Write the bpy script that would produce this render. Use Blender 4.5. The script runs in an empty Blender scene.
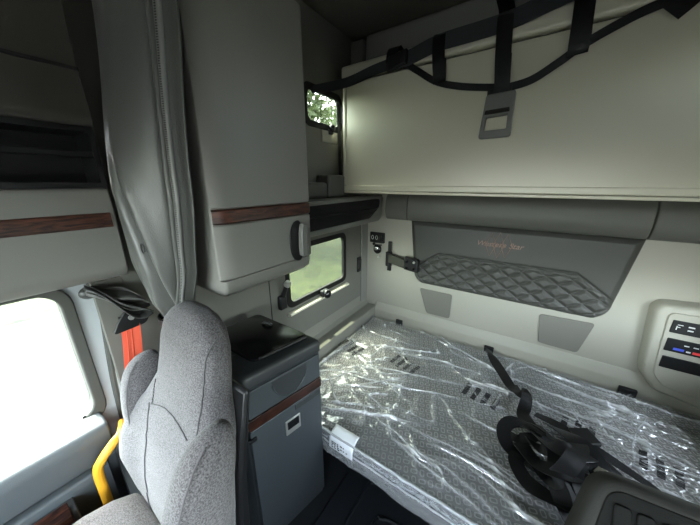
import bpy, bmesh, math, random
import numpy as np
from mathutils import Vector, Matrix, noise
random.seed(7)
S = bpy.context.scene
COL = S.collection
PI = math.pi

# ------------------------------------------------------------------ materials
MATS = {}
def newmat(name):
    m = bpy.data.materials.new(name); m.use_nodes = True
    nt = m.node_tree; nt.nodes.clear()
    out = nt.nodes.new('ShaderNodeOutputMaterial')
    MATS[name] = m
    return m, nt, out
def pm(name, col, rough=.5, metal=0., bump=0., bscale=400., var=0., vscale=30., spec=.5, coat=0.):
    m, nt, out = newmat(name)
    b = nt.nodes.new('ShaderNodeBsdfPrincipled')
    b.inputs['Base Color'].default_value = (*col, 1)
    b.inputs['Roughness'].default_value = rough
    b.inputs['Metallic'].default_value = metal
    b.inputs['Specular IOR Level'].default_value = spec
    b.inputs['Coat Weight'].default_value = coat
    nt.links.new(b.outputs[0], out.inputs[0])
    if bump or var:
        tc = nt.nodes.new('ShaderNodeTexCoord')
    if bump:
        n = nt.nodes.new('ShaderNodeTexNoise'); n.inputs['Scale'].default_value = bscale; n.inputs['Detail'].default_value = 2
        nt.links.new(tc.outputs['Object'], n.inputs['Vector'])
        bp = nt.nodes.new('ShaderNodeBump'); bp.inputs['Strength'].default_value = bump; bp.inputs['Distance'].default_value = .002
        nt.links.new(n.outputs['Fac'], bp.inputs['Height']); nt.links.new(bp.outputs[0], b.inputs['Normal'])
    if var:
        n2 = nt.nodes.new('ShaderNodeTexNoise'); n2.inputs['Scale'].default_value = vscale; n2.inputs['Detail'].default_value = 4
        nt.links.new(tc.outputs['Object'], n2.inputs['Vector'])
        mx = nt.nodes.new('ShaderNodeMix'); mx.data_type = 'RGBA'
        mx.inputs['A'].default_value = (*[c * (1 - var) for c in col], 1)
        mx.inputs['B'].default_value = (*[min(1, c * (1 + var)) for c in col], 1)
        nt.links.new(n2.outputs['Fac'], mx.inputs['Factor']); nt.links.new(mx.outputs['Result'], b.inputs['Base Color'])
    return m

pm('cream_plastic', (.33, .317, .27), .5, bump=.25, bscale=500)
pm('bunk_cream', (.68, .655, .54), .28, bump=.12, bscale=60)
pm('grey_plastic', (.225, .219, .203), .42, bump=.2, bscale=600)
pm('trim_grey', (.20, .20, .185), .55, bump=.3, bscale=500)
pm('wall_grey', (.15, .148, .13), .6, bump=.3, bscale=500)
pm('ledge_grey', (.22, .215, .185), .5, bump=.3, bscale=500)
pm('headliner', (.11, .105, .09), .9, bump=.4, bscale=800)
pm('cab_headliner', (.06, .056, .048), .9, bump=.4, bscale=800)
pm('charcoal_vinyl', (.085, .085, .075), .5, bump=.35, bscale=450)
pm('cushion_vinyl', (.11, .11, .098), .5, bump=.35, bscale=450)
pm('charcoal_dark', (.042, .042, .038), .48, bump=.35, bscale=450)
pm('black_plastic', (.007, .007, .008), .42, bump=.15, bscale=500, spec=.35)
pm('black_gloss', (.006, .006, .007), .22)
pm('black_rubber', (.008, .008, .008), .6, spec=.3)
pm('dark_rubber_frame', (.07, .07, .062), .5)
pm('fridge_grey', (.037, .044, .049), .42, bump=.2, bscale=600)
pm('fridge_dark', (.022, .025, .027), .45, bump=.2, bscale=600)
pm('seam_black', (.006, .006, .006), .8)
pm('door_paint', (.48, .52, .54), .35)
pm('door_vinyl', (.07, .08, .088), .5, bump=.3, bscale=500)
pm('door_vinyl_dark', (.08, .092, .10), .5, bump=.3, bscale=500)
pm('yellow_paint', (.75, .36, .02), .4)
pm('chrome', (.75, .75, .75), .15, 1)
pm('silver', (.55, .55, .53), .35, .8)
pm('webbing_black', (.005, .005, .006), .42, bump=.4, bscale=900, spec=.28)
pm('webbing_grey', (.032, .034, .039), .55, bump=.6, bscale=900, spec=.3)
pm('buckle_grey', (.15, .15, .142), .4, bump=.2, bscale=500)
pm('copper_thread', (.29, .185, .145), .5, .1)
pm('mat_black', (.012, .015, .019), .55, bump=.5, bscale=300)
pm('floor_black', (.014, .016, .019), .6, bump=.4, bscale=300)
pm('white_print', (.6, .6, .6), .6)
pm('text_black', (.015, .015, .017), .5)
pm('label_white', (.8, .82, .86), .5)
pm('arm_olive', (.035, .034, .024), .5)
pm('rib_grey', (.006, .006, .0055), .85, bump=.3, bscale=500, spec=.12)
pm('rim_grey', (.02, .0195, .0175), .75, bump=.3, bscale=500, spec=.2)
pm('lcd_blue', (.05, .08, .5), .4)
pm('lcd_red', (.6, .05, .05), .4)
pm('pad_grey', (.15, .145, .125), .6, bump=.3, bscale=450)
pm('gravel', (.029, .028, .025), .95, var=.35, vscale=1.2)
pm('bounce_asphalt', (.06, .059, .055), .9, var=.15, vscale=2)  # dark tone chosen to limit ground bounce through the windscreen
pm('bark', (.09, .06, .04), .9)

def mat_curtain():
    m = pm('curtain_vinyl', (.105, .107, .10), .36, bump=.3, bscale=300)
    return m
mat_curtain()
pm('curtain_dark', (.045, .047, .045), .4, bump=.3, bscale=300)

def mat_fabric():
    m, nt, out = newmat('seat_fabric')
    b = nt.nodes.new('ShaderNodeBsdfPrincipled'); b.inputs['Roughness'].default_value = .95
    b.inputs['Sheen Weight'].default_value = .25; b.inputs['Specular IOR Level'].default_value = .15
    tc = nt.nodes.new('ShaderNodeTexCoord')
    n = nt.nodes.new('ShaderNodeTexNoise'); n.inputs['Scale'].default_value = 330; n.inputs['Detail'].default_value = 3
    r = nt.nodes.new('ShaderNodeValToRGB')
    r.color_ramp.elements[0].position = .34; r.color_ramp.elements[0].color = (.05, .046, .048, 1)
    r.color_ramp.elements[1].position = .64; r.color_ramp.elements[1].color = (.16, .15, .158, 1)
    nt.links.new(tc.outputs['Object'], n.inputs['Vector']); nt.links.new(n.outputs['Fac'], r.inputs[0])
    nt.links.new(r.outputs[0], b.inputs['Base Color'])
    bp = nt.nodes.new('ShaderNodeBump'); bp.inputs['Strength'].default_value = .5; bp.inputs['Distance'].default_value = .002
    nt.links.new(n.outputs['Fac'], bp.inputs['Height']); nt.links.new(bp.outputs[0], b.inputs['Normal'])
    nt.links.new(b.outputs[0], out.inputs[0])
mat_fabric()

def mat_wood(name='wood_trim', k=1.):
    m, nt, out = newmat(name)
    b = nt.nodes.new('ShaderNodeBsdfPrincipled'); b.inputs['Roughness'].default_value = .35
    tc = nt.nodes.new('ShaderNodeTexCoord'); mp = nt.nodes.new('ShaderNodeMapping')
    mp.inputs['Scale'].default_value = (10, 5, 42)
    n = nt.nodes.new('ShaderNodeTexNoise'); n.inputs['Scale'].default_value = 3; n.inputs['Detail'].default_value = 6; n.inputs['Distortion'].default_value = 1.2
    r = nt.nodes.new('ShaderNodeValToRGB')
    r.color_ramp.elements[0].position = .35; r.color_ramp.elements[0].color = (.010 * k, .004 * k, .003 * k, 1)
    r.color_ramp.elements[1].position = .68; r.color_ramp.elements[1].color = (.125 * k, .042 * k, .026 * k, 1)
    nt.links.new(tc.outputs['Object'], mp.inputs[0]); nt.links.new(mp.outputs[0], n.inputs['Vector'])
    nt.links.new(n.outputs['Fac'], r.inputs[0]); nt.links.new(r.outputs[0], b.inputs['Base Color'])
    nt.links.new(b.outputs[0], out.inputs[0])
mat_wood(); mat_wood('wood_dark', .42)

def N(nt, op, a, b=None):
    n = nt.nodes.new('ShaderNodeMath'); n.operation = op
    for i, v in enumerate((a, b)):
        if v is None: continue
        if isinstance(v, (int, float)): n.inputs[i].default_value = v
        else: nt.links.new(v, n.inputs[i])
    return n.outputs[0]
def mat_mattress():
    m, nt, out = newmat('mattress_fabric')
    b = nt.nodes.new('ShaderNodeBsdfPrincipled'); b.inputs['Roughness'].default_value = .8
    tc = nt.nodes.new('ShaderNodeTexCoord'); sp = nt.nodes.new('ShaderNodeSeparateXYZ')
    nt.links.new(tc.outputs['Object'], sp.inputs[0])
    sc = 1 / .034
    yz = N(nt, 'ADD', sp.outputs['Y'], sp.outputs['Z'])
    u0 = N(nt, 'MULTIPLY', N(nt, 'ADD', sp.outputs['X'], N(nt, 'MULTIPLY', yz, .35)), sc)
    v0 = N(nt, 'MULTIPLY', N(nt, 'SUBTRACT', yz, N(nt, 'MULTIPLY', sp.outputs['X'], .35)), sc)
    par = N(nt, 'MODULO', N(nt, 'ABSOLUTE', N(nt, 'ADD', N(nt, 'FLOOR', u0), N(nt, 'FLOOR', v0))), 2.0)
    fu = N(nt, 'ABSOLUTE', N(nt, 'SUBTRACT', N(nt, 'FRACT', u0), .5))
    fv = N(nt, 'ABSOLUTE', N(nt, 'SUBTRACT', N(nt, 'FRACT', v0), .5))
    # rounded square links, narrower across on the alternate cells
    ku = N(nt, 'ADD', 1.0, N(nt, 'MULTIPLY', par, .55)); kv = N(nt, 'SUBTRACT', 1.55, N(nt, 'MULTIPLY', par, .55))
    a4 = N(nt, 'POWER', N(nt, 'MULTIPLY', fu, ku), 4.0); b4 = N(nt, 'POWER', N(nt, 'MULTIPLY', fv, kv), 4.0)
    d = N(nt, 'POWER', N(nt, 'ADD', a4, b4), .25)
    ring = N(nt, 'COMPARE', d, .36); nt.nodes[-1].inputs[2].default_value = .085
    n = nt.nodes.new('ShaderNodeTexNoise'); n.inputs['Scale'].default_value = 60; nt.links.new(tc.outputs['Object'], n.inputs['Vector'])
    mx = nt.nodes.new('ShaderNodeMix'); mx.data_type = 'RGBA'
    mx.inputs['A'].default_value = (.33, .32, .31, 1); mx.inputs['B'].default_value = (.72, .70, .67, 1)
    nt.links.new(N(nt, 'MULTIPLY', ring, N(nt, 'ADD', n.outputs['Fac'], .45)), mx.inputs['Factor'])
    nt.links.new(mx.outputs['Result'], b.inputs['Base Color']); nt.links.new(b.outputs[0], out.inputs[0])
mat_mattress()

def mat_film(name, base_fac, haze, tint, bscale, bstr, attr=None, amul=0.):
    m, nt, out = newmat(name)
    t = nt.nodes.new('ShaderNodeBsdfTransparent'); t.inputs[0].default_value = (*tint, 1)
    g = nt.nodes.new('ShaderNodeBsdfGlossy'); g.inputs['Roughness'].default_value = .09; g.inputs[0].default_value = (.95, .97, 1, 1)
    d = nt.nodes.new('ShaderNodeBsdfDiffuse'); d.inputs[0].default_value = (.85, .87, .9, 1)
    lw = nt.nodes.new('ShaderNodeFresnel'); lw.inputs['IOR'].default_value = 1.5
    tc = nt.nodes.new('ShaderNodeTexCoord')
    n = nt.nodes.new('ShaderNodeTexNoise'); n.inputs['Scale'].default_value = bscale; n.inputs['Detail'].default_value = 4; n.inputs['Distortion'].default_value = 1.5
    nt.links.new(tc.outputs['Object'], n.inputs['Vector'])
    bp = nt.nodes.new('ShaderNodeBump'); bp.inputs['Strength'].default_value = bstr; bp.inputs['Distance'].default_value = .01
    nt.links.new(n.outputs['Fac'], bp.inputs['Height'])
    nt.links.new(bp.outputs[0], lw.inputs['Normal']); nt.links.new(bp.outputs[0], g.inputs['Normal'])
    f = N(nt, 'ADD', N(nt, 'MULTIPLY', lw.outputs[0], 1.3), base_fac)
    m1 = nt.nodes.new('ShaderNodeMixShader'); nt.links.new(f, m1.inputs[0]); nt.links.new(t.outputs[0], m1.inputs[1]); nt.links.new(g.outputs[0], m1.inputs[2])
    m2 = nt.nodes.new('ShaderNodeMixShader'); m2.inputs[0].default_value = haze
    if attr:
        at = nt.nodes.new('ShaderNodeAttribute'); at.attribute_name = attr
        nt.links.new(N(nt, 'ADD', N(nt, 'MULTIPLY', at.outputs['Fac'], amul), haze), m2.inputs[0])
    nt.links.new(m1.outputs[0], m2.inputs[1]); nt.links.new(d.outputs[0], m2.inputs[2]); nt.links.new(m2.outputs[0], out.inputs[0])
mat_film('plastic_film', .06, .16, (.96, .96, .97), 10, .2, 'fold', .75)
mat_film('plastic_edge', .05, .22, (.9, .92, .95), 30, .6)
mat_film('plastic_fold', .12, .45, (.9, .92, .95), 30, .6)
def mat_glass(name='window_glass', tint=(.93, .96, .94)):
    m, nt, out = newmat(name)
    t = nt.nodes.new('ShaderNodeBsdfTransparent'); t.inputs[0].default_value = (*tint, 1)
    g = nt.nodes.new('ShaderNodeBsdfGlossy'); g.inputs['Roughness'].default_value = .02
    mx = nt.nodes.new('ShaderNodeMixShader'); mx.inputs[0].default_value = .02
    nt.links.new(t.outputs[0], mx.inputs[1]); nt.links.new(g.outputs[0], mx.inputs[2]); nt.links.new(mx.outputs[0], out.inputs[0])
mat_glass(); mat_glass('cab_glass', (.74, .78, .75)); mat_glass('tinted_glass', (.5, .53, .47))
def mat_grass():
    m, nt, out = newmat('grass_ground')
    b = nt.nodes.new('ShaderNodeBsdfPrincipled'); b.inputs['Roughness'].default_value = 1
    tc = nt.nodes.new('ShaderNodeTexCoord')
    n = nt.nodes.new('ShaderNodeTexNoise'); n.inputs['Scale'].default_value = 3.5; n.inputs['Detail'].default_value = 8; n.inputs['Roughness'].default_value = .75
    r = nt.nodes.new('ShaderNodeValToRGB')
    r.color_ramp.elements[0].position = .35; r.color_ramp.elements[0].color = (.004, .008, .001, 1)
    r.color_ramp.elements[1].position = .68; r.color_ramp.elements[1].color = (.042, .050, .014, 1)
    nt.links.new(tc.outputs['Object'], n.inputs['Vector']); nt.links.new(n.outputs['Fac'], r.inputs[0]); nt.links.new(r.outputs[0], b.inputs['Base Color'])
    nt.links.new(b.outputs[0], out.inputs[0])
mat_grass()
def mat_leaf(name, c0, c1):
    m, nt, out = newmat(name)
    b = nt.nodes.new('ShaderNodeBsdfPrincipled'); b.inputs['Roughness'].default_value = .6
    tc = nt.nodes.new('ShaderNodeTexCoord')
    n = nt.nodes.new('ShaderNodeTexNoise'); n.inputs['Scale'].default_value = 3; n.inputs['Detail'].default_value = 4
    r = nt.nodes.new('ShaderNodeValToRGB')
    r.color_ramp.elements[0].position = .35; r.color_ramp.elements[0].color = (*c0, 1)
    r.color_ramp.elements[1].position = .65; r.color_ramp.elements[1].color = (*c1, 1)
    nt.links.new(tc.outputs['Object'], n.inputs['Vector']); nt.links.new(n.outputs['Fac'], r.inputs[0]); nt.links.new(r.outputs[0], b.inputs['Base Color'])
    tl = nt.nodes.new('ShaderNodeBsdfTranslucent'); nt.links.new(r.outputs[0], tl.inputs[0])
    mx = nt.nodes.new('ShaderNodeMixShader'); mx.inputs[0].default_value = .35
    nt.links.new(b.outputs[0], mx.inputs[1]); nt.links.new(tl.outputs[0], mx.inputs[2]); nt.links.new(mx.outputs[0], out.inputs[0])
mat_leaf('leaf', (.03, .045, .018), (.11, .14, .065))
mat_leaf('hedge_leaf', (.03, .06, .02), (.13, .20, .06))

# ------------------------------------------------------------------ mesh helper
class MB:
    def __init__(s): s.bm = bmesh.new()
    def poly(s, vs, faces):
        b = [s.bm.verts.new(v) for v in vs]
        for f in faces:
            try: s.bm.faces.new([b[i] for i in f])
            except ValueError: pass
        return b
    def box(s, x0, x1, y0, y1, z0, z1):
        vs = [(x, y, z) for x in (x0, x1) for y in (y0, y1) for z in (z0, z1)]
        s.poly(vs, [(0, 1, 3, 2), (4, 6, 7, 5), (0, 4, 5, 1), (2, 3, 7, 6), (0, 2, 6, 4), (1, 5, 7, 3)])
        return s
    def obox(s, c, ax, ay, az):          # oriented box: centre and three half-axis vectors
        c, ax, ay, az = map(Vector, (c, ax, ay, az))
        vs = [c + ax * i + ay * j + az * k for i in (-1, 1) for j in (-1, 1) for k in (-1, 1)]
        s.poly(vs, [(0, 1, 3, 2), (4, 6, 7, 5), (0, 4, 5, 1), (2, 3, 7, 6), (0, 2, 6, 4), (1, 5, 7, 3)])
        return s
    def loft(s, rings, caps=True, closed=True):
        R = [[s.bm.verts.new(p) for p in r] for r in rings]
        n = len(R[0])
        for a, b in zip(R, R[1:]):
            for i in range(n if closed else n - 1):
                j = (i + 1) % n
                try: s.bm.faces.new((a[i], a[j], b[j], b[i]))
                except ValueError: pass
        if caps and closed:
            s.bm.faces.new(R[0][::-1]); s.bm.faces.new(R[-1])
        return s
    def prism(s, pts, f0, f1):           # two functions turning a 2D point into the near and far 3D point
        return s.loft([[f0(*p) for p in pts], [f1(*p) for p in pts]])
    def tube(s, path, r, n=10, caps=True):
        path = [Vector(p) for p in path]; rings = []
        up = Vector((0, 0, 1)); prev = None
        for i, p in enumerate(path):
            t = (path[min(i + 1, len(path) - 1)] - path[max(i - 1, 0)]).normalized()
            if prev is None:
                a = t.cross(up if abs(t.z) < .9 else Vector((1, 0, 0))).normalized()
            else:
                a = (prev - t * prev.dot(t)).normalized()
            prev = a; b = t.cross(a)
            rr = r[i] if isinstance(r, (list, tuple)) else r
            rings.append([p + (a * math.cos(2 * PI * k / n) + b * math.sin(2 * PI * k / n)) * rr for k in range(n)])
        return s.loft(rings, caps)
    def ribbon(s, path, w, nrm, th=.0016):   # flat webbing; nrm: one normal or one per point
        path = [Vector(p) for p in path]; rings = []
        for i, p in enumerate(path):
            t = (path[min(i + 1, len(path) - 1)] - path[max(i - 1, 0)]).normalized()
            nn = Vector(nrm[i] if isinstance(nrm, list) else nrm)
            a = t.cross(nn).normalized(); b = a.cross(t).normalized()
            rings.append([p + a * (w / 2) + b * th, p - a * (w / 2) + b * th, p - a * (w / 2) - b * th, p + a * (w / 2) - b * th])
        return s.loft(rings)
    def grid(s, fn, nu, nv):
        V = [[s.bm.verts.new(fn(i / nu, j / nv)) for j in range(nv + 1)] for i in range(nu + 1)]
        for i in range(nu):
            for j in range(nv):
                s.bm.faces.new((V[i][j], V[i + 1][j], V[i + 1][j + 1], V[i][j + 1]))
        return s
    def ball(s, c, r, sx=1, sy=1, sz=1, seg=16):
        m = Matrix.Translation(c) @ Matrix.Diagonal((r * sx, r * sy, r * sz, 1))
        bmesh.ops.create_uvsphere(s.bm, u_segments=seg, v_segments=seg // 2, radius=1, matrix=m); return s
    def cyl(s, p0, p1, r, n=20, r2=None):
        return s.tube([p0, p1], [r, r if r2 is None else r2], n)

WORLD = {}
def wloc(o):
    return WORLD.get(o.name, Vector((0, 0, 0)))
def build(mb, name, mat, parent=None, bevel=0., seg=2, smooth=30, recalc=True, sub=0, solid=0.):
    bm = mb.bm
    if recalc: bmesh.ops.recalc_face_normals(bm, faces=bm.faces)
    xs = [v.co for v in bm.verts]
    lo = Vector((min(v.x for v in xs), min(v.y for v in xs), min(v.z for v in xs)))
    hi = Vector((max(v.x for v in xs), max(v.y for v in xs), max(v.z for v in xs)))
    c = (lo + hi) / 2
    if parent is None: c.z = lo.z
    for v in bm.verts: v.co -= c
    me = bpy.data.meshes.new(name); bm.to_mesh(me); bm.free()
    o = bpy.data.objects.new(name, me); COL.objects.link(o)
    me.materials.append(MATS[mat])
    for p in me.polygons: p.use_smooth = True
    if not sub: me.set_sharp_from_angle(angle=math.radians(smooth))
    WORLD[o.name] = c
    if parent is not None:
        o.parent = parent; o.location = c - wloc(parent)
    else: o.location = c
    if solid:
        md = o.modifiers.new('Solid', 'SOLIDIFY'); md.thickness = solid; md.offset = 0
    if bevel:
        md = o.modifiers.new('Bevel', 'BEVEL'); md.width = bevel; md.segments = seg; md.limit_method = 'ANGLE'; md.angle_limit = math.radians(35); md.harden_normals = False
    if sub:
        md = o.modifiers.new('Sub', 'SUBSURF'); md.levels = sub; md.render_levels = sub
    return o
def tag(o, label, cat, group=None):
    o['label'] = label; o['category'] = cat
    if group: o['group'] = group
    return o
def struct(o): o['kind'] = 'structure'; return o
def thing(name, label, cat, loc, group=None):
    o = bpy.data.objects.new(name, None); COL.objects.link(o); o.location = loc; o.empty_display_size = .05
    WORLD[o.name] = Vector(loc)
    return tag(o, label, cat, group)
def bx(*a): return MB().box(*a)
def rrect(u0, u1, v0, v1, r, n=5):
    pts = []
    for cx, cy, a0 in ((u1 - r, v1 - r, 0), (u0 + r, v1 - r, 90), (u0 + r, v0 + r, 180), (u1 - r, v0 + r, 270)):
        for k in range(n + 1):
            a = math.radians(a0 + 90 * k / n); pts.append((cx + r * math.cos(a), cy + r * math.sin(a)))
    return pts
def roundpoly(pts, r, n=5):
    out = []; m = len(pts)
    for i in range(m):
        p = Vector(pts[i]); a = (Vector(pts[i - 1]) - p); b = (Vector(pts[(i + 1) % m]) - p)
        rr = min(r, a.length * .45, b.length * .45)
        s, e = p + a.normalized() * rr, p + b.normalized() * rr
        for k in range(n + 1):
            t = k / n; out.append(tuple(s * (1 - t) ** 2 + p * 2 * t * (1 - t) + e * t * t))
    return out
def smoothpath(pts, k=8):
    P = [Vector(p) for p in pts]; out = []
    for i in range(len(P) - 1):
        p0, p1, p2, p3 = P[max(i - 1, 0)], P[i], P[i + 1], P[min(i + 2, len(P) - 1)]
        for j in range(k):
            t = j / k
            out.append(.5 * ((2 * p1) + (p2 - p0) * t + (2 * p0 - 5 * p1 + 4 * p2 - p3) * t * t + (3 * p1 - p0 - 3 * p2 + p3) * t ** 3))
    out.append(P[-1]); return out
def lerp_tab(tab, t):
    for (a, *va), (b, *vb) in zip(tab, tab[1:]):
        if (a <= t <= b) or (a >= t >= b):
            f = (t - a) / (b - a); f = f * f * (3 - 2 * f) * .5 + f * .5
            return [x + (y - x) * f for x, y in zip(va, vb)]
    return list(tab[0][1:]) if abs(t - tab[0][0]) < abs(t - tab[-1][0]) else list(tab[-1][1:])
def holed(mbx, plane, p0, p1, u0, u1, v0, v1, holes):
    """wall slab with rectangular holes; plane 'x' spans u=y v=z, plane 'y' spans u=x v=z"""
    us = sorted({u0, u1, *[h[0] for h in holes], *[h[1] for h in holes]})
    for a, b in zip(us, us[1:]):
        vs = [v0]
        for h in sorted(holes, key=lambda h: h[2]):
            if h[0] <= a and h[1] >= b: vs += [h[2], h[3]]
        vs.append(v1)
        for k in range(0, len(vs), 2):
            if vs[k + 1] - vs[k] > 1e-6:
                if plane == 'x': mbx.box(p0, p1, a, b, vs[k], vs[k + 1])
                else: mbx.box(a, b, p0, p1, vs[k], vs[k + 1])
    bmesh.ops.remove_doubles(mbx.bm, verts=mbx.bm.verts, dist=1e-5)
    dup = {}
    for f in list(mbx.bm.faces):
        dup.setdefault(tuple(sorted(v.index for v in f.verts)), []).append(f)
    mbx.bm.verts.index_update()
    dup = {}
    for f in mbx.bm.faces: dup.setdefault(tuple(sorted(v.index for v in f.verts)), []).append(f)
    kill = [f for fs in dup.values() if len(fs) > 1 for f in fs]
    bmesh.ops.delete(mbx.bm, geom=kill, context='FACES_ONLY')
    return mbx

# ------------------------------------------------------------------ room shell
XL, XR, YB, YF, ZT = -1.10, .90, 1.90, -1.45, 2.36
struct(build(bx(XL - .1, XR + .06, YF - .05, YB + .05, -.06, 0), 'floor', 'floor_black'))
struct(build(bx(XL - .1, XR + .06, YF - .05, YB + .05, ZT, ZT + .05), 'ceiling', 'headliner'))
W1 = (.985, 1.575, .782, 1.14)      # lower sleeper window: y0 y1 z0 z1
W2 = (1.20, 1.535, 1.815, 2.01)     # upper one
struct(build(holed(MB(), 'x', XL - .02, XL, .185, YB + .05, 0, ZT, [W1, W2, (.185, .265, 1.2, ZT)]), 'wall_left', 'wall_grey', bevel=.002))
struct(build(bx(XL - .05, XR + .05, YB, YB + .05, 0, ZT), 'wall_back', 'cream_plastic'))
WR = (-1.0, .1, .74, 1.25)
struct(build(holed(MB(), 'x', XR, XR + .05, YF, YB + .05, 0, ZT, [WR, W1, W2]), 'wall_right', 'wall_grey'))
WS = (XL + .08, XR - .08, .92, 1.68)
struct(build(holed(MB(), 'y', YF - .05, YF, XL - .1, XR + .05, 0, ZT, [WS]), 'wall_front', 'charcoal_vinyl'))
# headliner strip over the stowed bunk, with the light post at its left end
struct(build(bx(-1.0, XR, 1.66, 1.90, 2.0, ZT), 'trim_1', 'trim_grey', bevel=.02, seg=4))
struct(build(bx(-1.098, -1.005, 1.64, 1.90, 2.0, 2.34), 'trim_2', 'wall_grey', bevel=.012, seg=3))
# ledges round the bunk well
struct(build(MB().prism(roundpoly([(1.90, .30), (1.90, .50), (1.885, .47), (1.872, .435), (1.868, .30)], .01),
      lambda y, z: (-.988, y, z), lambda y, z: (XR, y, z)), 'baseboard_back', 'cream_plastic', smooth=50))
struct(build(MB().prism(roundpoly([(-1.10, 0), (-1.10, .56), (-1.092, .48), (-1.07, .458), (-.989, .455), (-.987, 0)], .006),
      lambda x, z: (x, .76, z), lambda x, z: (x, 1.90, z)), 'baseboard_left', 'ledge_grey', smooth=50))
# vertical corner strip where side wall meets back wall
struct(build(bx(-1.098, -1.088, 1.80, 1.899, .5, 1.4), 'trim_3', 'trim_grey', bevel=.004))
# panel seam on the side wall
struct(build(bx(-1.1002, -1.098, .855, .859, .3, 1.2), 'trim_4', 'seam_black'))

def frame_ring(mb, plane, a0, a1, outer, inner):
    f = (lambda a: (lambda u, v: (a, u, v))) if plane == 'x' else (lambda a: (lambda u, v: (u, a, v)))
    n = len(outer)
    rings = [[f(a0)(*p) for p in outer], [f(a1)(*p) for p in outer], [f(a1)(*p) for p in inner], [f(a0)(*p) for p in inner]]
    R = [[mb.bm.verts.new(p) for p in r] for r in rings]
    for k in range(4):
        A, B = R[k], R[(k + 1) % 4]
        for i in range(n):
            j = (i + 1) % n; mb.bm.faces.new((A[i], A[j], B[j], B[i]))
    return mb
def window(n, W, latch_at, beige):
    y0, y1, z0, z1 = W
    w = bpy.data.objects.new('window_%d' % n, None); COL.objects.link(w); w.location = (XL, (y0 + y1) / 2, z0); WORLD[w.name] = Vector(w.location); struct(w)
    build(frame_ring(MB(), 'x', XL - .018, XL + .004, rrect(y0 - .012, y1 + .012, z0 - .012, z1 + .012, .05), rrect(y0 + .022, y1 - .022, z0 + .022, z1 - .022, .035)), 'frame', 'black_rubber', w, bevel=.003)
    build(MB().prism(rrect(y0 + .018, y1 - .018, z0 + .018, z1 - .018, .035), lambda y, z: (XL - .013, y, z), lambda y, z: (XL - .009, y, z)), 'pane', 'tinted_glass', w)
    return w
w1 = window(1, W1, 1.30, False)
build(MB().prism(roundpoly([(XL, .725), (XL, .752), (XL + .026, .745), (XL + .026, .732)], .003), lambda x, z: (x, W1[0] - .01, z), lambda x, z: (x, W1[1] + .02, z)), 'window_sill', 'bunk_cream', w1, smooth=50)
kn = build(MB().ball((XL + .055, 1.285, .775), .03, .8, 1, 1.05, 20), 'latch_knob', 'black_gloss', w1)
build(bx(XL + .012, XL + .045, 1.255, 1.315, .755, .80), 'latch_base', 'black_plastic', w1, bevel=.008)
w2 = window(2, W2, 1.4, True)
build(bx(XL, XL + .012, 1.33, 1.48, 1.735, 1.80), 'latch_plate', 'cream_plastic', w2, bevel=.012, seg=3)
build(MB().ball((XL + .03, 1.405, 1.815), .02, 1, 1, 1.1, 16), 'latch_knob', 'black_gloss', w2)
build(bx(XL + .006, XL + .03, 1.39, 1.42, 1.78, 1.81), 'latch_lever', 'black_plastic', w2, bevel=.005)
build(bx(XL + .013, XL + .02, W2[1] - .016, W2[1] - .004, 1.86, 1.96), 'hinge', 'black_plastic', w2, bevel=.002)

# windscreen and driver window panes
ws = bpy.data.objects.new('window_3', None); COL.objects.link(ws); ws.location = (0, YF, WS[2]); WORLD[ws.name] = Vector(ws.location); struct(ws)
build(frame_ring(MB(), 'y', YF - .05, YF + .01, rrect(WS[0] - .02, WS[1] + .02, WS[2] - .02, WS[3] + .02, .06), rrect(WS[0] + .02, WS[1] - .02, WS[2] + .02, WS[3] - .02, .06)), 'frame', 'black_rubber', ws)
build(bx(WS[0], WS[1], YF - .03, YF - .026, WS[2], WS[3]), 'pane', 'window_glass', ws)
wd = bpy.data.objects.new('window_4', None); COL.objects.link(wd); wd.location = (XR, -.4, WR[2]); WORLD[wd.name] = Vector(wd.location); struct(wd)
build(frame_ring(MB(), 'x', XR - .01, XR + .05, rrect(WR[0] - .02, WR[1] + .02, WR[2] - .02, WR[3] + .02, .06), rrect(WR[0] + .02, WR[1] - .02, WR[2] + .02, WR[3] - .02, .06)), 'frame', 'black_rubber', wd)
build(bx(XR + .02, XR + .024, WR[0], WR[1], WR[2], WR[3]), 'pane', 'window_glass', wd)

for n, W in ((5, W1), (6, W2)):  # unseen right-side windows mirrored from the left, added for more light
    y0, y1, z0, z1 = W
    wr = bpy.data.objects.new('window_%d' % n, None); COL.objects.link(wr); wr.location = (XR, (y0 + y1) / 2, z0); WORLD[wr.name] = Vector(wr.location); struct(wr)
    build(frame_ring(MB(), 'x', XR - .012, XR + .045, rrect(y0 - .012, y1 + .012, z0 - .012, z1 + .012, .05), rrect(y0 + .022, y1 - .022, z0 + .022, z1 - .022, .035)), 'frame', 'black_rubber', wr)
    build(MB().prism(rrect(y0 + .018, y1 - .018, z0 + .018, z1 - .018, .035), lambda y, z: (XR + .029, y, z), lambda y, z: (XR + .033, y, z)), 'pane', 'window_glass', wr)

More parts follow.
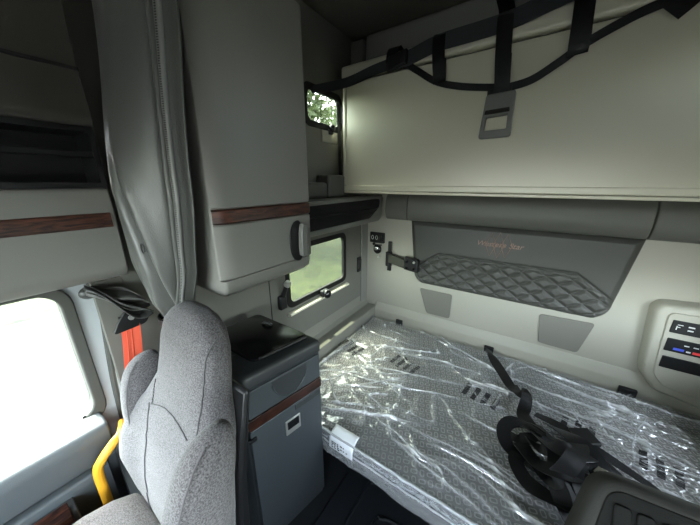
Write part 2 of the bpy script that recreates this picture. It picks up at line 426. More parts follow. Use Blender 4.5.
# ------------------------------------------------------------------ passenger door
d = bpy.data.objects.new('door_1', None); COL.objects.link(d); d.location = (-1.15, -.5, 0); WORLD[d.name] = Vector(d.location); struct(d)
DY0, DY1 = -1.4, .15
build(holed(MB(), 'x', -1.20, -1.135, DY0, .20, 0, ZT, [(-.9, .125, .735, 1.195)]), 'door_shell', 'door_paint', d, bevel=.004)
build(frame_ring(MB(), 'x', -1.19, -1.122, rrect(-.92, .142, .70, 1.215, .07), rrect(-.885, .112, .742, 1.186, .05)), 'window_seal', 'dark_rubber_frame', d, bevel=.005)
build(bx(-1.165, -1.161, -.91, .135, .72, 1.21), 'window_pane', 'cab_glass', d)
build(MB().tube(smoothpath([(-1.128, .165, .40), (-1.128, .172, .78), (-1.128, .20, 1.12), (-1.128, .19, 1.185), (-1.128, .13, 1.222), (-1.128, -.4, 1.235)], 6), .009, 8), 'door_gasket', 'dark_rubber_frame', d)
# inner panel: sill, sloping face, lower recess
prof = roundpoly([(-1.135, .0), (-1.135, .745), (-1.06, .728), (-1.052, .70), (-1.058, .60), (-1.09, .585), (-1.09, .0)], .012)
build(MB().prism(prof, lambda x, z: (x, -1.25, z), lambda x, z: (x, .10 + .02, z)), 'door_panel', 'door_vinyl', d, bevel=.006, seg=2, smooth=45)
build(MB().prism(roundpoly([(-1.09, .20), (-1.09, .582), (-1.06, .575), (-1.06, .22)], .01), lambda x, z: (x, -1.2, z), lambda x, z: (x, .09, z)), 'lower_panel', 'door_vinyl_dark', d, bevel=.006, smooth=45)
ar = build(MB().prism(roundpoly([(-1.065, .46), (-1.065, .545), (-1.035, .535), (-1.02, .52), (-1.02, .47)], .01), lambda x, z: (x, -1.0, z), lambda x, z: (x, -.005, z)), 'armrest', 'door_vinyl', d, bevel=.01, seg=3, smooth=45)
build(MB().prism(roundpoly([(-1.05, .538), (-1.05, .548), (-1.03, .540), (-1.014, .522), (-1.014, .492), (-1.022, .492)], .004), lambda x, z: (x, -.98, z), lambda x, z: (x, -.02, z)), 'wood_trim', 'wood_trim', ar, bevel=.003, smooth=45)
build(bx(-1.115, -1.112, .075, .084, .752, .76), 'lock_button', 'black_plastic', d, bevel=.001)

# yellow grab handle at the rear edge of the door
gh = tag(build(MB().tube(smoothpath([(-1.06, .155, .70), (-1.01, .135, .70), (-1.0, .11, .69), (-.998, .072, .655), (-1.0, .058, .62), (-1.0, .056, .52), (-1.005, .055, .40), (-1.02, .06, .38), (-1.06, .065, .38)], 6), .013, 12), 'grab_handle', 'yellow_paint'),
   'bent yellow grab handle between the door panel and the grey seat', 'grab handle')

# ------------------------------------------------------------------ overhead console above the passenger door
oc = thing('overhead_console', 'grey overhead cabinet above the passenger door with wood strip and dark open shelf', 'overhead cabinet', (-1.06, -.4, 1.19))
OY0, OY1 = -1.3, .262
prof = roundpoly([(-1.135, 1.20), (-1.135, 1.485), (-1.0, 1.485), (-.995, 1.42), (-.995, 1.375), (-1.0, 1.25), (-1.02, 1.222)], .012)
build(MB().prism(prof, lambda x, z: (x, OY0, z), lambda x, z: (x, OY1, z)), 'lower_body', 'grey_plastic', oc, bevel=.004, smooth=45)
build(MB().prism(roundpoly([(-1.0, 1.376), (-.990, 1.379), (-.990, 1.417), (-1.0, 1.42)], .003), lambda x, z: (x, OY0, z), lambda x, z: (x, OY1 - .012, z)), 'wood_strip', 'wood_trim', oc)
m = MB(); m.box(-1.135, -1.125, OY0, OY1, 1.486, 1.64); m.box(-1.125, -1.0, OY0, OY1, 1.627, 1.64); m.box(-1.125, -1.0, OY1 - .012, OY1, 1.486, 1.627); m.box(-1.125, -1.0, OY0, OY0 + .012, 1.486, 1.627); m.box(-1.125, -.998, OY0, OY1 - .012, 1.486, 1.50)
build(m, 'open_shelf', 'black_plastic', oc)
build(bx(-1.006, -1.002, OY0, .25, 1.565, 1.58), 'shelf_rail', 'black_plastic', oc, bevel=.002)
prof = roundpoly([(-1.135, 1.641), (-1.135, 2.35), (-.97, 2.35), (-1.0, 1.77), (-.985, 1.66), (-1.0, 1.641)], .02)
build(MB().prism(prof, lambda x, z: (x, OY0, z), lambda x, z: (x, OY1, z)), 'upper_panel', 'cab_headliner', oc, smooth=45)
build(bx(-1.004, -.993, OY0, OY1, 1.767, 1.775), 'panel_seam', 'seam_black', oc)

# ------------------------------------------------------------------ privacy curtain
cu = thing('privacy_curtain', 'long grey vinyl curtain tied back between the overhead cabinet and the tall locker', 'curtain', (-.93, .33, .45))
TAB = [(2.34, -1.0, .345, -.66, .355), (1.95, -1.0, .33, -.66, .358), (1.48, -1.0, .270, -.715, .350), (1.27, -1.0, .276, -.745, .342), (1.15, -.99, .30, -.785, .333), (1.08, -.975, .318, -.865, .335), (1.055, -.965, .322, -.89, .336), (.95, -.96, .352, -.86, .375), (.5, -.96, .36, -.85, .385)]
def curtain_pt(u, v, off=0.):
    z = 2.34 + (.5 - 2.34) * v
    lx, ly, rx, ry = lerp_tab(TAB, z)
    w = math.hypot(rx - lx, ry - ly); nx, ny = (ry - ly) / w, -(rx - lx) / w
    g = min(1, w / .2)
    o = .032 * math.sin(min(u / .68, 1) * PI) ** .8 * g if u < .68 else 0
    for c, s, a in ((.71, .022, -.026), (.77, .028, .014), (.82, .018, -.016), (.895, .04, .018), (.965, .02, -.012)):
        o += a * math.exp(-((u - c) / s) ** 2) * g
    uc = .18 + (.62 - .18) * max(0, min(1, (1.56 - z) / .46))
    st = max(0, min(1, (1.58 - z) / .1)) * max(0, min(1, (z - 1.06) / .05))
    o += -.026 * st * math.exp(-((u - uc) / .055) ** 2) + .014 * st * math.exp(-((u - uc - .13) / .07) ** 2)
    o += .006 * noise.noise(Vector((u * 5, z * 3, 2.)))
    o += .004 * math.sin(u * 40 + z * 3) * max(0, min(1, (1.3 - z) / .2))
    o += off
    return (lx + (rx - lx) * u + nx * o, ly + (ry - ly) * u + ny * o, z)
build(MB().grid(lambda u, v: curtain_pt(u, v), 90, 110), 'curtain_panel', 'curtain_vinyl', cu, recalc=False, smooth=180, solid=.002)
m = MB(); R = []
for k in range(90):
    v = k / 89 * .675
    R.append([curtain_pt(u, v, .004 + dz) for u, dz in ((.865, 0), (.875, .003), (.915, .003), (.925, 0))])
m.loft(R, caps=False, closed=False)
build(m, 'edge_band', 'silver', cu, smooth=180, solid=.001, recalc=False).data.materials[0] = pm('band_grey', (.2, .2, .195), .4)
m = MB()
for k in range(260):
    p = Vector(curtain_pt(.895, k / 260 * .672, .0035)); m.obox(p, (.002, .0008, 0), (0, .001, 0), (0, 0, .0011))
o_ = build(m, 'zipper_teeth', 'charcoal_dark', cu); 
m = MB(); cx, cy = -.93, .328
m.loft([[(cx + (.058 + a) * math.cos(t * PI / 12), cy + (.036 + a) * math.sin(t * PI / 12), z) for t in range(24)] for a, z in ((0, 1.053), (.004, 1.055), (.004, 1.075), (0, 1.077))], caps=False)
build(m, 'tie_strap', 'webbing_black', cu, solid=.002)
lx, ly, lz = curtain_pt(.47, (2.34 - 1.325) / 1.84, .012)
build(MB().tube([(lx + .012 * math.cos(t), ly - .001, lz + .014 * math.sin(t)) for t in [PI * 1.4 - k * .45 for k in range(12)]], .0016, 6), 'hook', 'black_plastic', cu)

# dark cloth gathered sideways under the console
dc = thing('gathered_curtain', 'dark crumpled curtain gathered sideways under the overhead cabinet by the seat belt anchor', 'curtain', (-1.05, .25, 1.05))
def gath(u, v):
    y = .165 + .135 * u; zc = 1.182 - .06 * u - .02 * u * u; h = .012 + .022 * math.sin(u * PI) * (1 - .3 * u)
    x = -1.088 + .05 * u + .016 * math.sin(v * 3.6 * PI + u * 1.5) * (.4 + math.sin(u * PI)) + .01 * noise.noise(Vector((u * 4, v * 4, 0)))
    return (x + .012, y, zc + h * (v * 2 - 1) + .01 * math.sin(u * 7 + v * 3))
build(MB().grid(gath, 40, 40), 'cloth', 'curtain_vinyl', dc, smooth=180, solid=.002, recalc=False)
def gath2(u, v):
    x, y, z = gath(u, v * .6 + .05); return (x + .012 + .004 * math.sin(v * 9), y, z + .012 * math.sin(u * 5 + 1) - .03 * u + .005)
build(MB().grid(gath2, 40, 24), 'cloth_fold', 'curtain_dark', dc, smooth=180, solid=.002, recalc=False)
build(MB().ball((-1.085, .175, 1.175), .025, .6, 1, .8), 'cloth_end', 'curtain_dark', dc)

# ------------------------------------------------------------------ orange seat belt
sb = thing('seat_belt', 'bright orange seat belt hanging from a black anchor behind the grey seat', 'seat belt', (-1.06, .23, .5))
build(MB().ribbon(smoothpath([(-1.035, .238, 1.05), (-1.033, .23, .98), (-1.03, .21, .85), (-1.03, .195, .70), (-1.03, .195, .5)], 6), .05, (1, -.25, 0), .0012), 'webbing', 'webbing_black', sb).data.materials[0] = pm('belt_orange', (.62, .075, .03), .6, bump=.5, bscale=900)
for dy in (-.013, 0, .013):
    m = MB(); m.tube(smoothpath([(-1.032, .238 + dy, 1.045), (-1.030, .23 + dy, .98), (-1.027, .21 + dy, .85), (-1.027, .195 + dy, .70)], 5), .0012, 5); build(m, 'weave_ridge', 'belt_orange', sb)
ap = build(MB().prism(roundpoly([(.19, 1.035), (.28, 1.04), (.295, 1.065), (.257, 1.10), (.233, 1.10), (.21, 1.072)], .012), lambda y, z: (-1.04, y, z), lambda y, z: (-1.028, y, z)), 'anchor_plate', 'black_plastic', sb, bevel=.003)
build(MB().cyl((-1.03, .243, 1.077), (-1.022, .243, 1.077), .008, 16), 'bolt', 'silver', ap)
build(bx(-1.0985, -1.04, .225, .258, 1.035, 1.062), 'anchor_stem', 'black_plastic', sb)

# ------------------------------------------------------------------ passenger seat
st = thing('passenger_seat', 'light grey tweed passenger seat with raised armrests in front of the door', 'seat', (-.70, .0, 0))
def seat_ring(z, cxx, w, yf, dep, bol, lean, n=48, p=.6):
    ring = []; wide = .04 * max(0, min(1, (z - .5) / .1, (.90 - z) / .1))
    for k in range(n):
        a = 2 * PI * k / n; c, s_ = math.cos(a), math.sin(a)
        wq = w + (wide if c < 0 else -wide * .3)
        x = wq * math.copysign(abs(c) ** p, c); y = dep * math.copysign(abs(s_) ** p, s_)
        fr = max(0, -s_)
        e = abs(x) / wq
        y -= (bol if c < 0 else bol * .35) * fr * max(0, (e - .45) / .55) ** 1.5 * (1 if e < .9 else 1 - (e - .9) * 2.5)
        ring.append((cxx + x, yf + dep + y, z))
    return ring
#      z     cx    w     yfront dep  bolster
LV = [(.47, -.71, .20, .14, .05, .0), (.50, -.712, .205, .122, .06, .01), (.58, -.715, .21, .118, .065, .04), (.68, -.715, .22, .125, .065, .085), (.75, -.715, .22, .138, .062, .085), (.82, -.712, .205, .155, .06, .055), (.88, -.708, .188, .175, .058, .03), (.93, -.70, .165, .192, .055, .014), (.98, -.69, .138, .205, .052, .006), (1.05, -.688, .130, .22, .05, .002), (1.10, -.688, .127, .23, .048, 0), (1.145, -.688, .112, .243, .043, 0), (1.172, -.688, .086, .256, .034, 0), (1.187, -.69, .056, .268, .024, 0), (1.191, -.69, .02, .28, .01, 0)]
rings = []
for i in range(len(LV) - 1):
    for k in range(4):
        t = k / 4; f = [a + (b - a) * t for a, b in zip(LV[i], LV[i + 1])]
        rings.append(seat_ring(f[0], f[1], f[2], f[3], f[4], f[5], 0))
rings.append(seat_ring(*LV[-1], 0))
backrest = build(MB().loft(rings), 'backrest', 'seat_fabric', st, smooth=60)
def lv(z, i):
    for a, b in zip(LV, LV[1:]):
        if a[0] <= z <= b[0]: return a[i] + (b[i] - a[i]) * (z - a[0]) / (b[0] - a[0])
def backpt(x, z):           # front surface of the backrest
    cxx, w, yf, dep, bol = (lv(z, i) for i in range(1, 6))
    best = None
    for q in seat_ring(z, cxx, w, yf, dep, bol, 0, 160):
        if q[1] > yf + dep: continue
        if best is None or abs(q[0] - x) < abs(best[0] - x): best = q
    return Vector(best)
m = MB()
def seam(pts, r=.0022):
    m.tube([backpt(x, z) + Vector((0.0005, -.0012, 0)) for x, z in pts], r, 6)
def zs(a, b, n=26): return [a + (b - a) * k / n for k in range(n + 1)]
pm('seam_grey', (.10, .095, .10), .9)
for line in ([(-.572, z) for z in zs(1.15, .90)], [(-.80 + .05 * (.98 - z), z) for z in zs(.97, .90)], [(-.825 + .03 * math.sin((z - .52) * 7), z) for z in zs(.90, .53)], [(-.60, z) for z in zs(.86, .53)],
             [(-.80 + .2 * k / 20, .90 + .025 * math.sin(PI * k / 20)) for k in range(21)]):
    m = MB(); seam(line, .0016); build(m, 'seam', 'seam_grey', backrest)
def armrest(cx, label_y, top, zlow=.5, lean=0.):
    rings = []
    path = [(.50, .07, .05, .034), (.52, .072, .058, .040), (.60, .085, .066, .042), (.72, .10, .068, .042), (.84, .124, .068, .042), (.92, .146, .064, .041), (.97, .163, .058, .039), (1.005, .177, .048, .034), (1.028, .19, .032, .025), (1.038, .198, .012, .009)]
    path = [p for p in path if p[0] >= zlow]; path = [(path[0][0] - .012, path[0][1], path[0][2] * .7, path[0][3] * .7)] + path if zlow > .5 else path
    for z, y, dy, dx in path:
        rings.append([(cx + dx * math.copysign(abs(math.cos(a)) ** .7, math.cos(a)), y + label_y + lean * (1.0 - z) + dy * math.copysign(abs(math.sin(a)) ** .7, math.sin(a)), z + top) for a in [2 * PI * k / 28 for k in range(28)]])
    a = build(MB().loft(rings), 'armrest', 'seat_fabric', st, smooth=180, sub=1)
    m = MB(); cap = []
    m.tube([(cx + sx * (dx * .80), y + label_y + lean * (1.0 - z) - dy * .93, z + top) for sx in (1,) for z, y, dy, dx in path[2:-1]], .002, 6)
    build(m, 'seam', 'seam_grey', a)
    return a
armrest(-.448, -.006, 0)
armrest(-.925, .045, -.045, .70, .22)
# cushion
def cushion():
    rings = []
    for k, (y, z0, z1, w) in enumerate([(-.50, .42, .47, .22), (-.485, .40, .53, .25), (-.44, .385, .56, .268), (-.3, .38, .57, .275), (-.1, .38, .57, .275), (.0, .38, .57, .265), (.06, .38, .565, .25), (.11, .39, .55, .225), (.135, .42, .50, .20)]):
        ring = []
        for j in range(40):
            a = 2 * PI * j / 40; c, s_ = math.cos(a), math.sin(a)
            x = w * math.copysign(abs(c) ** .5, c); h = (z1 - z0) / 2
            z = (z0 + z1) / 2 + h * math.copysign(abs(s_) ** .5, s_)
            e = abs(x) / w
            if s_ > 0: z += .022 * max(0, (e - .5) / .5) * (1 - max(0, e - .85) * 4)
            ring.append((-.70 + x, y, z))
        rings.append(ring)
    return MB().loft(rings)
cs = build(cushion(), 'seat_cushion', 'seat_fabric', st, smooth=60)
m = MB(); m.tube([(-.70 + x, -.16, .564 + .012 * max(0, (abs(x) - .12) / .12)) for x in [-.2 + .02 * k for k in range(21)]], .0016, 6)
build(m, 'seam', 'seam_grey', cs)
m = MB(); m.box(-.88, -.52, -.38, .10, .05, .385); m.box(-.92, -.48, -.42, .16, 0, .05)
build(m, 'pedestal', 'black_plastic', st, bevel=.01)
build(MB().loft([[(-.70 + .19 * sx, y, z) for sx, y, z in ((-1, y0, z), (1, y0, z), (1, y1, z), (-1, y1, z))] for y0, y1, z in ((.21, .25, .36), (.245, .272, .75), (.296, .312, 1.0))]), 'back_shell', 'black_plastic', st, bevel=.012)
build(MB().cyl((-.42, .11, .56), (-.405, .11, .56), .03), 'pivot_cap', 'black_plastic', st, bevel=.004)

# ------------------------------------------------------------------ tall hanging locker
lk = thing('hanging_locker', 'tall grey wall locker with a wood strip and oval handle beside the curtain', 'locker', (-.9, .59, 1.18))
LZ = 2.055
def lock_foot(x1, y0, y1, r, xb=-1.098):
    return [(xb, y0), *[(x1 - r + r * math.sin(t), y0 + r - r * math.cos(t)) for t in [PI / 2 * k / 8 for k in range(9)]], *[(x1 - .02 + .02 * math.cos(t), y1 - .02 + .02 * math.sin(t)) for t in [PI / 2 * k / 4 for k in range(5)]], (xb, y1)]
build(MB().loft([[(x, y, z) for x, y in lock_foot(x1, y0, y1, .014)] for x1, y0, y1, z in ((-.765, .43, .73, 1.158), (-.725, .402, .752, 1.166), (-.704, .392, .762, 1.182), (-.698, .389, .764, 1.20), (-.698, .389, .764, 1.221), (-.714, .389, .758, 1.2215), (-.714, .389, .758, LZ - .02), (-.74, .41, .74, LZ))]), 'body', 'grey_plastic', lk, smooth=40)
def door_out(x1, y0, y1):            # door skin: bevelled front edge, rounded rear edge
    o = [(x1 - .018, y0), (x1 - .010, y0 + .012), (x1 - .004, y0 + .028), (x1, y0 + .048)]
    o += [(x1 - .02 + .02 * math.sin(t), y1 - .02 + .02 * math.cos(t)) for t in [PI / 2 - PI / 2 * k / 6 for k in range(7)]]
    return o + [(x1 - .026, y1), (x1 - .03, y1 - .02), (x1 - .026, y0 + .01)]
def band(z0, z1, x1, e=.0):
    return MB().loft([[(x, y, z) for x, y in door_out(x1 + dx, .387 - e - dx * .5, .768 + e + dx * .5)] for z, dx in ((z0, -.004), (z0 + .004, 0), (z1 - .004, 0), (z1, -.004))])
dr = build(band(1.224, 1.386, -.692), 'door', 'grey_plastic', lk, smooth=40)
ud = build(band(1.430, 2.03, -.692), 'door_upper', 'grey_plastic', lk, smooth=40)
build(band(1.388, 1.428, -.690, .0005), 'wood_strip', 'wood_trim', lk, smooth=40)
hr = build(MB().prism([(.688 + .042 * math.cos(a) * (1 if math.cos(a) < 0 else .6), 1.293 + .076 * math.copysign(abs(math.sin(a)) ** .8, math.sin(a))) for a in [2 * PI * k / 28 for k in range(28)]], lambda y, z: (-.694, y, z), lambda y, z: (-.688, y, z)), 'handle_recess', 'black_plastic', dr, bevel=.002)
build(MB().prism(roundpoly([(.688, 1.236), (.714, 1.232), (.72, 1.262), (.714, 1.295), (.72, 1.325), (.72, 1.352), (.695, 1.358), (.687, 1.325), (.685, 1.27)], .008), lambda y, z: (-.690, y, z), lambda y, z: (-.668, y, z)), 'handle', 'silver', dr, bevel=.004).data.materials[0] = pm('handle_grey', (.17, .17, .16), .35)

# ------------------------------------------------------------------ corner shelf along the side wall
sh = thing('wall_shelf', 'long grey shelf unit with black open cubbies above the lower window', 'shelf', (-1.0, 1.35, 1.20))
SX, SY0, SY1 = -.93, .80, 1.895
def shelf_prof(sx): return roundpoly([(-1.098, 1.215), (-1.098, 1.395), (sx - .01, 1.405), (sx, 1.39), (sx - .004, 1.245), (sx - .03, 1.212)], .012)
m = MB(); P_ = [(SY0, SX), (1.79, SX), (1.84, SX - .006), (1.87, SX - .02), (1.888, SX - .04), (SY1, SX - .07)]
m.loft([[(x, y, z) for x, z in shelf_prof(sx)] for y, sx in P_])
build(m, 'body', 'grey_plastic', sh, smooth=40).data.materials[0] = MATS['trim_grey']
c = build(MB().prism(roundpoly([(.82, 1.252), (1.64, 1.256), (1.775, 1.325), (1.785, 1.37), (1.765, 1.386), (.82, 1.384)], .02), lambda y, z: (SX - .05, y, z), lambda y, z: (SX + .002, y, z)), 'cubby', 'black_gloss', sh)
build(bx(SX + .0015, SX + .004, .83, 1.75, 1.318, 1.326), 'net_cord', 'black_rubber', c)
build(bx(-1.09, SX - .02, .82, 1.86, 1.40, 1.412), 'top_tray', 'charcoal_vinyl', sh, bevel=.004)
# padded blocks standing on the shelf
for (y0, y1, x0, x1, z1, nm, lb) in ((1.08, 1.26, -1.095, -1.0, 1.50, 'padded_block', 'low dark padded block on the wall shelf beside the tall locker'), (1.27, 1.44, -1.095, -1.0, 1.545, 'padded_block', 'taller dark padded block on the wall shelf next to the stowed bunk')):
    tag(build(bx(x0, x1, y0, y1, 1.412, z1), nm, 'charcoal_vinyl', bevel=.015, seg=3), lb, 'padding')
tag(build(MB().ribbon([(-1.094, 1.50, 1.98), (-1.09, 1.508, 1.7), (-1.085, 1.51, 1.415)], .02, (1, -1, 0)), 'hanging_strap', 'webbing_black'), 'thin black strap hanging down the side wall below the upper window', 'strap')

# ------------------------------------------------------------------ fridge cabinet
fc = thing('fridge_cabinet', 'dark grey floor cabinet with glossy black lid and wood stripe behind the seat', 'cabinet', (-.86, .58, 0))
A_, B_ = Vector((-.695, .395)), Vector((-.63, .72)); T_ = (B_ - A_).normalized(); NN = Vector((T_.y, -T_.x)); FW = (B_ - A_).length
def fp(s, z, off=0.):                # point on the cabinet front
    q = A_ + (B_ - A_) * s + NN * off; return (q.x, q.y, z)
def foot(inset, r=.03):
    pts = roundpoly([(-.845, .392), tuple(A_), tuple(B_), (-.655, .726), (-1.05, .726), (-1.055, .44), (-.85, .43)], r, 5)
    c = Vector((-.86, .58))
    return [tuple(Vector(p) + (c - Vector(p)).normalized() * inset) for p in pts]
def slab(z0, z1, i0=0., i1=0.): return MB().loft([[(x, y, z0) for x, y in foot(i0)], [(x, y, z1) for x, y in foot(i1)]])
build(slab(0, .822, .012, .004), 'body', 'fridge_grey', fc, smooth=40)
build(MB().loft([[(x, y, z) for x, y in foot(i)] for z, i in ((.827, .0), (.86, .0), (.872, .006), (.876, .02))]), 'lid', 'fridge_dark', fc, smooth=50)
ins = [(-1.04, .47), (-.735, .472), (-.682, .70), (-.712, .712), (-1.02, .714)]
lp = build(MB().loft([[(x, y, .874) for x, y in roundpoly(ins, .03)], [(x, y, .884) for x, y in roundpoly(ins, .03)], [(-.86 + (x + .86) * .96, .6 + (y - .6) * .96, .888) for x, y in roundpoly(ins, .03)]]), 'lid_panel', 'black_gloss', fc, smooth=40)
build(MB().tube([(-.725, .49, .889), (-.70, .60, .889), (-.682, .69, .889)], .006, 8), 'lid_rail', 'black_plastic', lp)
build(MB().tube([(-.92, .66, .886), (-.91, .665, .896), (-.89, .67, .899), (-.87, .672, .892)], .006, 8), 'lid_catch', 'black_plastic', lp)
# front panels
def fpanel(s0, s1, z0, z1, off0, off1, r=.008):
    return MB().prism(rrect(s0 * FW, s1 * FW, z0, z1, r), lambda s, z: fp(s / FW, z, off0), lambda s, z: fp(s / FW, z, off1))
up = build(fpanel(.015, .965, .703, .818, -.01, .004), 'upper_panel', 'fridge_grey', fc, bevel=.003)
rec = [(.30 + .47 * t, .812) for t in (0, .25, .5, .75, 1)] + [(.535 + .235 * math.cos(a), .812 + .10 * math.sin(a)) for a in [-PI * k / 14 for k in range(1, 14)]]
build(MB().prism(rec, lambda s, z: fp(s, z, -.004), lambda s, z: fp(s, z, .0052)), 'grip_recess', 'fridge_dark', up, bevel=.0015)
build(MB().tube([fp(s, z, .006) for s, z in rec[5:]], .003, 6), 'grip_rim', 'fridge_grey', up)
build(fpanel(.0, .975, .654, .70, -.008, .006, .004), 'wood_stripe', 'wood_dark', fc, bevel=.002)
dd = build(fpanel(.01, .97, .03, .65, -.01, .003, .01), 'door', 'fridge_grey', fc, bevel=.003)
build(fpanel(.57, .955, .615, .643, 0, .0055, .006), 'door_ledge', 'fridge_dark', dd, bevel=.002)
lt = build(fpanel(.42, .63, .522, .592, .0, .007, .004), 'latch_plate', 'silver', dd, bevel=.002)
build(fpanel(.445, .605, .548, .585, .002, .009, .003), 'latch_button', 'black_gloss', lt, bevel=.001)
build(fpanel(-.02, .07, .605, .622, -.004, .010, .003), 'hinge', 'black_plastic', dd, bevel=.002)

# wall-mounted reading light and side lamp on the side wall
rl = thing('reading_light', 'small black reading light hanging on the side wall under the locker', 'reading light', (XL, .93, .80))
build(bx(XL - .002, XL + .025, .905, .955, .80, .885), 'body', 'black_plastic', rl, bevel=.006)
build(MB().tube([(XL + .02, .932, .88), (XL + .035, .935, .92), (XL + .045, .94, .955)], [.014, .013, .011], 12), 'stem', 'black_plastic', rl)
build(MB().cyl((XL + .045, .94, .95), (XL + .06, .942, .972), .02, 16, .017), 'lamp_head', 'silver', rl, bevel=.002)
sl = thing('side_lamp', 'narrow black rectangular lamp on the side wall near the bunk corner', 'lamp', (XL, 1.765, .78))
build(bx(XL - .002, XL + .014, 1.745, 1.795, .79, .915), 'housing', 'black_plastic', sl, bevel=.004)
build(bx(XL + .014, XL + .016, 1.755, 1.785, .81, .895), 'lens', 'black_gloss', sl, bevel=.001)

# ------------------------------------------------------------------ back wall fittings
sw = thing('switch_panel', 'small black control panel with two white-marked knobs on the back wall corner', 'control panel', (-.995, YB, 1.02))
build(MB().prism(rrect(-1.062, -.93, 1.025, 1.112, .008), lambda x, z: (x, YB - .016, z), lambda x, z: (x, YB, z)), 'face_plate', 'black_plastic', sw, bevel=.003)
for x in (-1.03, -.993):
    k = build(MB().cyl((x, YB - .026, 1.07), (x, YB - .016, 1.07), .014, 20), 'knob', 'black_gloss', sw, bevel=.002)
    build(frame_ring(MB(), 'y', YB - .0275, YB - .0262, [(x + .011 * math.cos(a), 1.07 + .018 * math.sin(a)) for a in [2 * PI * q / 20 for q in range(20)]], [(x + .008 * math.cos(a), 1.07 + .014 * math.sin(a)) for a in [2 * PI * q / 20 for q in range(20)]]), 'marking', 'white_print', k)
build(bx(-.968, -.938, YB - .02, YB - .016, 1.045, 1.095), 'display', 'black_gloss', sw)
build(MB().cyl((-1.028, YB - .012, 1.012), (-1.028, YB, 1.012), .011, 16), 'plug', 'black_plastic', sw)
sp_ = thing('spot_lamp', 'round chrome and black spot lamp on the back wall under the small control panel', 'lamp', (-.985, YB, .90))
build(MB().ball((-.985, YB - .022, .975), .036, 1, .6, 1.1, 20), 'lamp_shell', 'black_gloss', sp_)
build(MB().ball((-.99, YB - .040, .985), .024, 1, .35, .75, 16), 'reflector', 'chrome', sp_)
build(bx(-1.01, -.955, YB - .03, YB, 1.002, 1.014), 'visor', 'black_plastic', sp_, bevel=.003)
build(MB().cyl((-.98, YB - .014, .905), (-.98, YB, .905), .010, 14), 'button', 'silver', sp_)

tv = thing('mounting_arm', 'black pivoting mounting arm with vertical wall bracket left of the quilted panel', 'bracket', (-.80, YB, .80))
build(bx(-.892, -.862, YB - .02, YB, .805, 1.05), 'wall_bracket', 'black_plastic', tv, bevel=.004)
build(MB().obox((-.79, YB - .062, .915), (.075, -.006, -.012), (0, .014, 0), (0, 0, .036)), 'arm', 'arm_olive', tv, bevel=.006)
build(MB().cyl((-.868, YB - .045, .86), (-.868, YB - .045, .97), .026, 14), 'pivot', 'black_plastic', tv)
hd = build(MB().obox((-.665, YB - .075, .91), (.055, 0, -.006), (0, .02, 0), (0, 0, .05)), 'mount_head', 'black_plastic', tv, bevel=.008)
for x, z in ((-.695, .935), (-.695, .885), (-.64, .935), (-.64, .885)):
    build(MB().cyl((x, YB - .103, z), (x, YB - .095, z), .009, 12), 'bolt', 'silver' if z > .9 and x > -.66 else 'black_gloss', hd)

# cushion roll under the bunk: three lengths
def roll(x0, x1, mat):
    pr = roundpoly([(YB - .001, 1.225), (YB - .05, 1.235), (YB - .075, 1.29), (YB - .07, 1.38), (YB - .03, 1.43), (YB - .001, 1.44)], .03)
    return MB().prism(pr, lambda y, z: (x0, y, z), lambda y, z: (x1, y, z))
for x0, x1, lb in ((-.905, -.735, 'short charcoal wall cushion between the shelf and the long cushion'), (-.731, .503, 'long charcoal wall cushion below the stowed bunk and above the quilted panel'), (.507, XR - .002, 'charcoal wall cushion at the right edge above the cream wall')):
    tag(build(roll(x0, x1, 'charcoal_vinyl'), 'wall_cushion', 'cushion_vinyl', bevel=.006, seg=3, smooth=50), lb, 'wall cushion', 'cushions along the back wall')

# quilted emblem panel
qp = thing('quilted_panel', 'dark padded wall panel with diamond quilting and a copper emblem', 'wall panel', (-.10, YB, .75))
QC = -.101
def qhw(z):
    if z > .855: return .567 + (z - .855) / (1.232 - .855) * .047
    t = max(0, (z - .755) / .10); return .467 + .10 * math.sqrt(max(0, 1 - (1 - t) ** 2))
def zq(x):
    e = abs(x - QC); 
    return 1.008 if e < .385 else 1.008 - (e - .385) / .165 * .118
def qpt(u, v):
    z = .755 + v * (1.235 - .755); hw = qhw(z); x = QC + (2 * u - 1) * hw
    edge = min(hw - abs(x - QC), z - .755, 1.235 - z)
    d_ = .034 * min(1, max(0, edge) / .035) ** .5 if edge > 0 else 0
    k = zq(x) - z
    if k > 0:
        a = (x - QC) / .125; b = (z - .755) / .085
        p, q = (a + b) , (a - b)
        g = min(abs((p % 1) - .5), abs((q % 1) - .5)) * 2
        gl = min(1, k / .03)
        d_ += (.016 * min(1, g * 1.9) ** .6 - .010) * gl * min(1, max(0, edge) / .03)
    d_ -= .010 * math.exp(-(k / .007) ** 2) + .004 * math.exp(-((k - .016) / .004) ** 2)
    return (x, YB - .003 - max(0, d_), z)
bk = build(MB().grid(qpt, 320, 150), 'padded_face', 'charcoal_dark', qp, smooth=180, recalc=False)
em = lambda u, z: (u, YB - .0405, z)
def zig(pts, r=.0022): m.tube([em(*p) for p in pts], r, 6)
ex = -.121
for k in (-1, 0, 1):
    c_ = ex + k * .043; h = .082 if k == 0 else .074
    for sgn in (1, -1):
        m = MB(); zig([(c_ - .036, 1.122 - sgn * .012), (c_, 1.122 + sgn * h), (c_ + .036, 1.122 - sgn * .012)], .0019 if sgn > 0 else .0025); build(m, 'emblem_peak', 'copper_thread', bk)
cu_ = bpy.data.curves.new('wording', 'FONT'); cu_.body = 'Western Star'; cu_.size = .047; cu_.align_x = 'CENTER'; cu_.align_y = 'CENTER'; cu_.extrude = .0008; cu_.shear = .3
to = bpy.data.objects.new('wording', cu_); COL.objects.link(to)
dg = bpy.context.evaluated_depsgraph_get(); me = bpy.data.meshes.new_from_object(to.evaluated_get(dg)); bpy.data.objects.remove(to)
wd_ = bpy.data.objects.new('wording', me); COL.objects.link(wd_); me.materials.clear(); me.materials.append(MATS['copper_thread'])
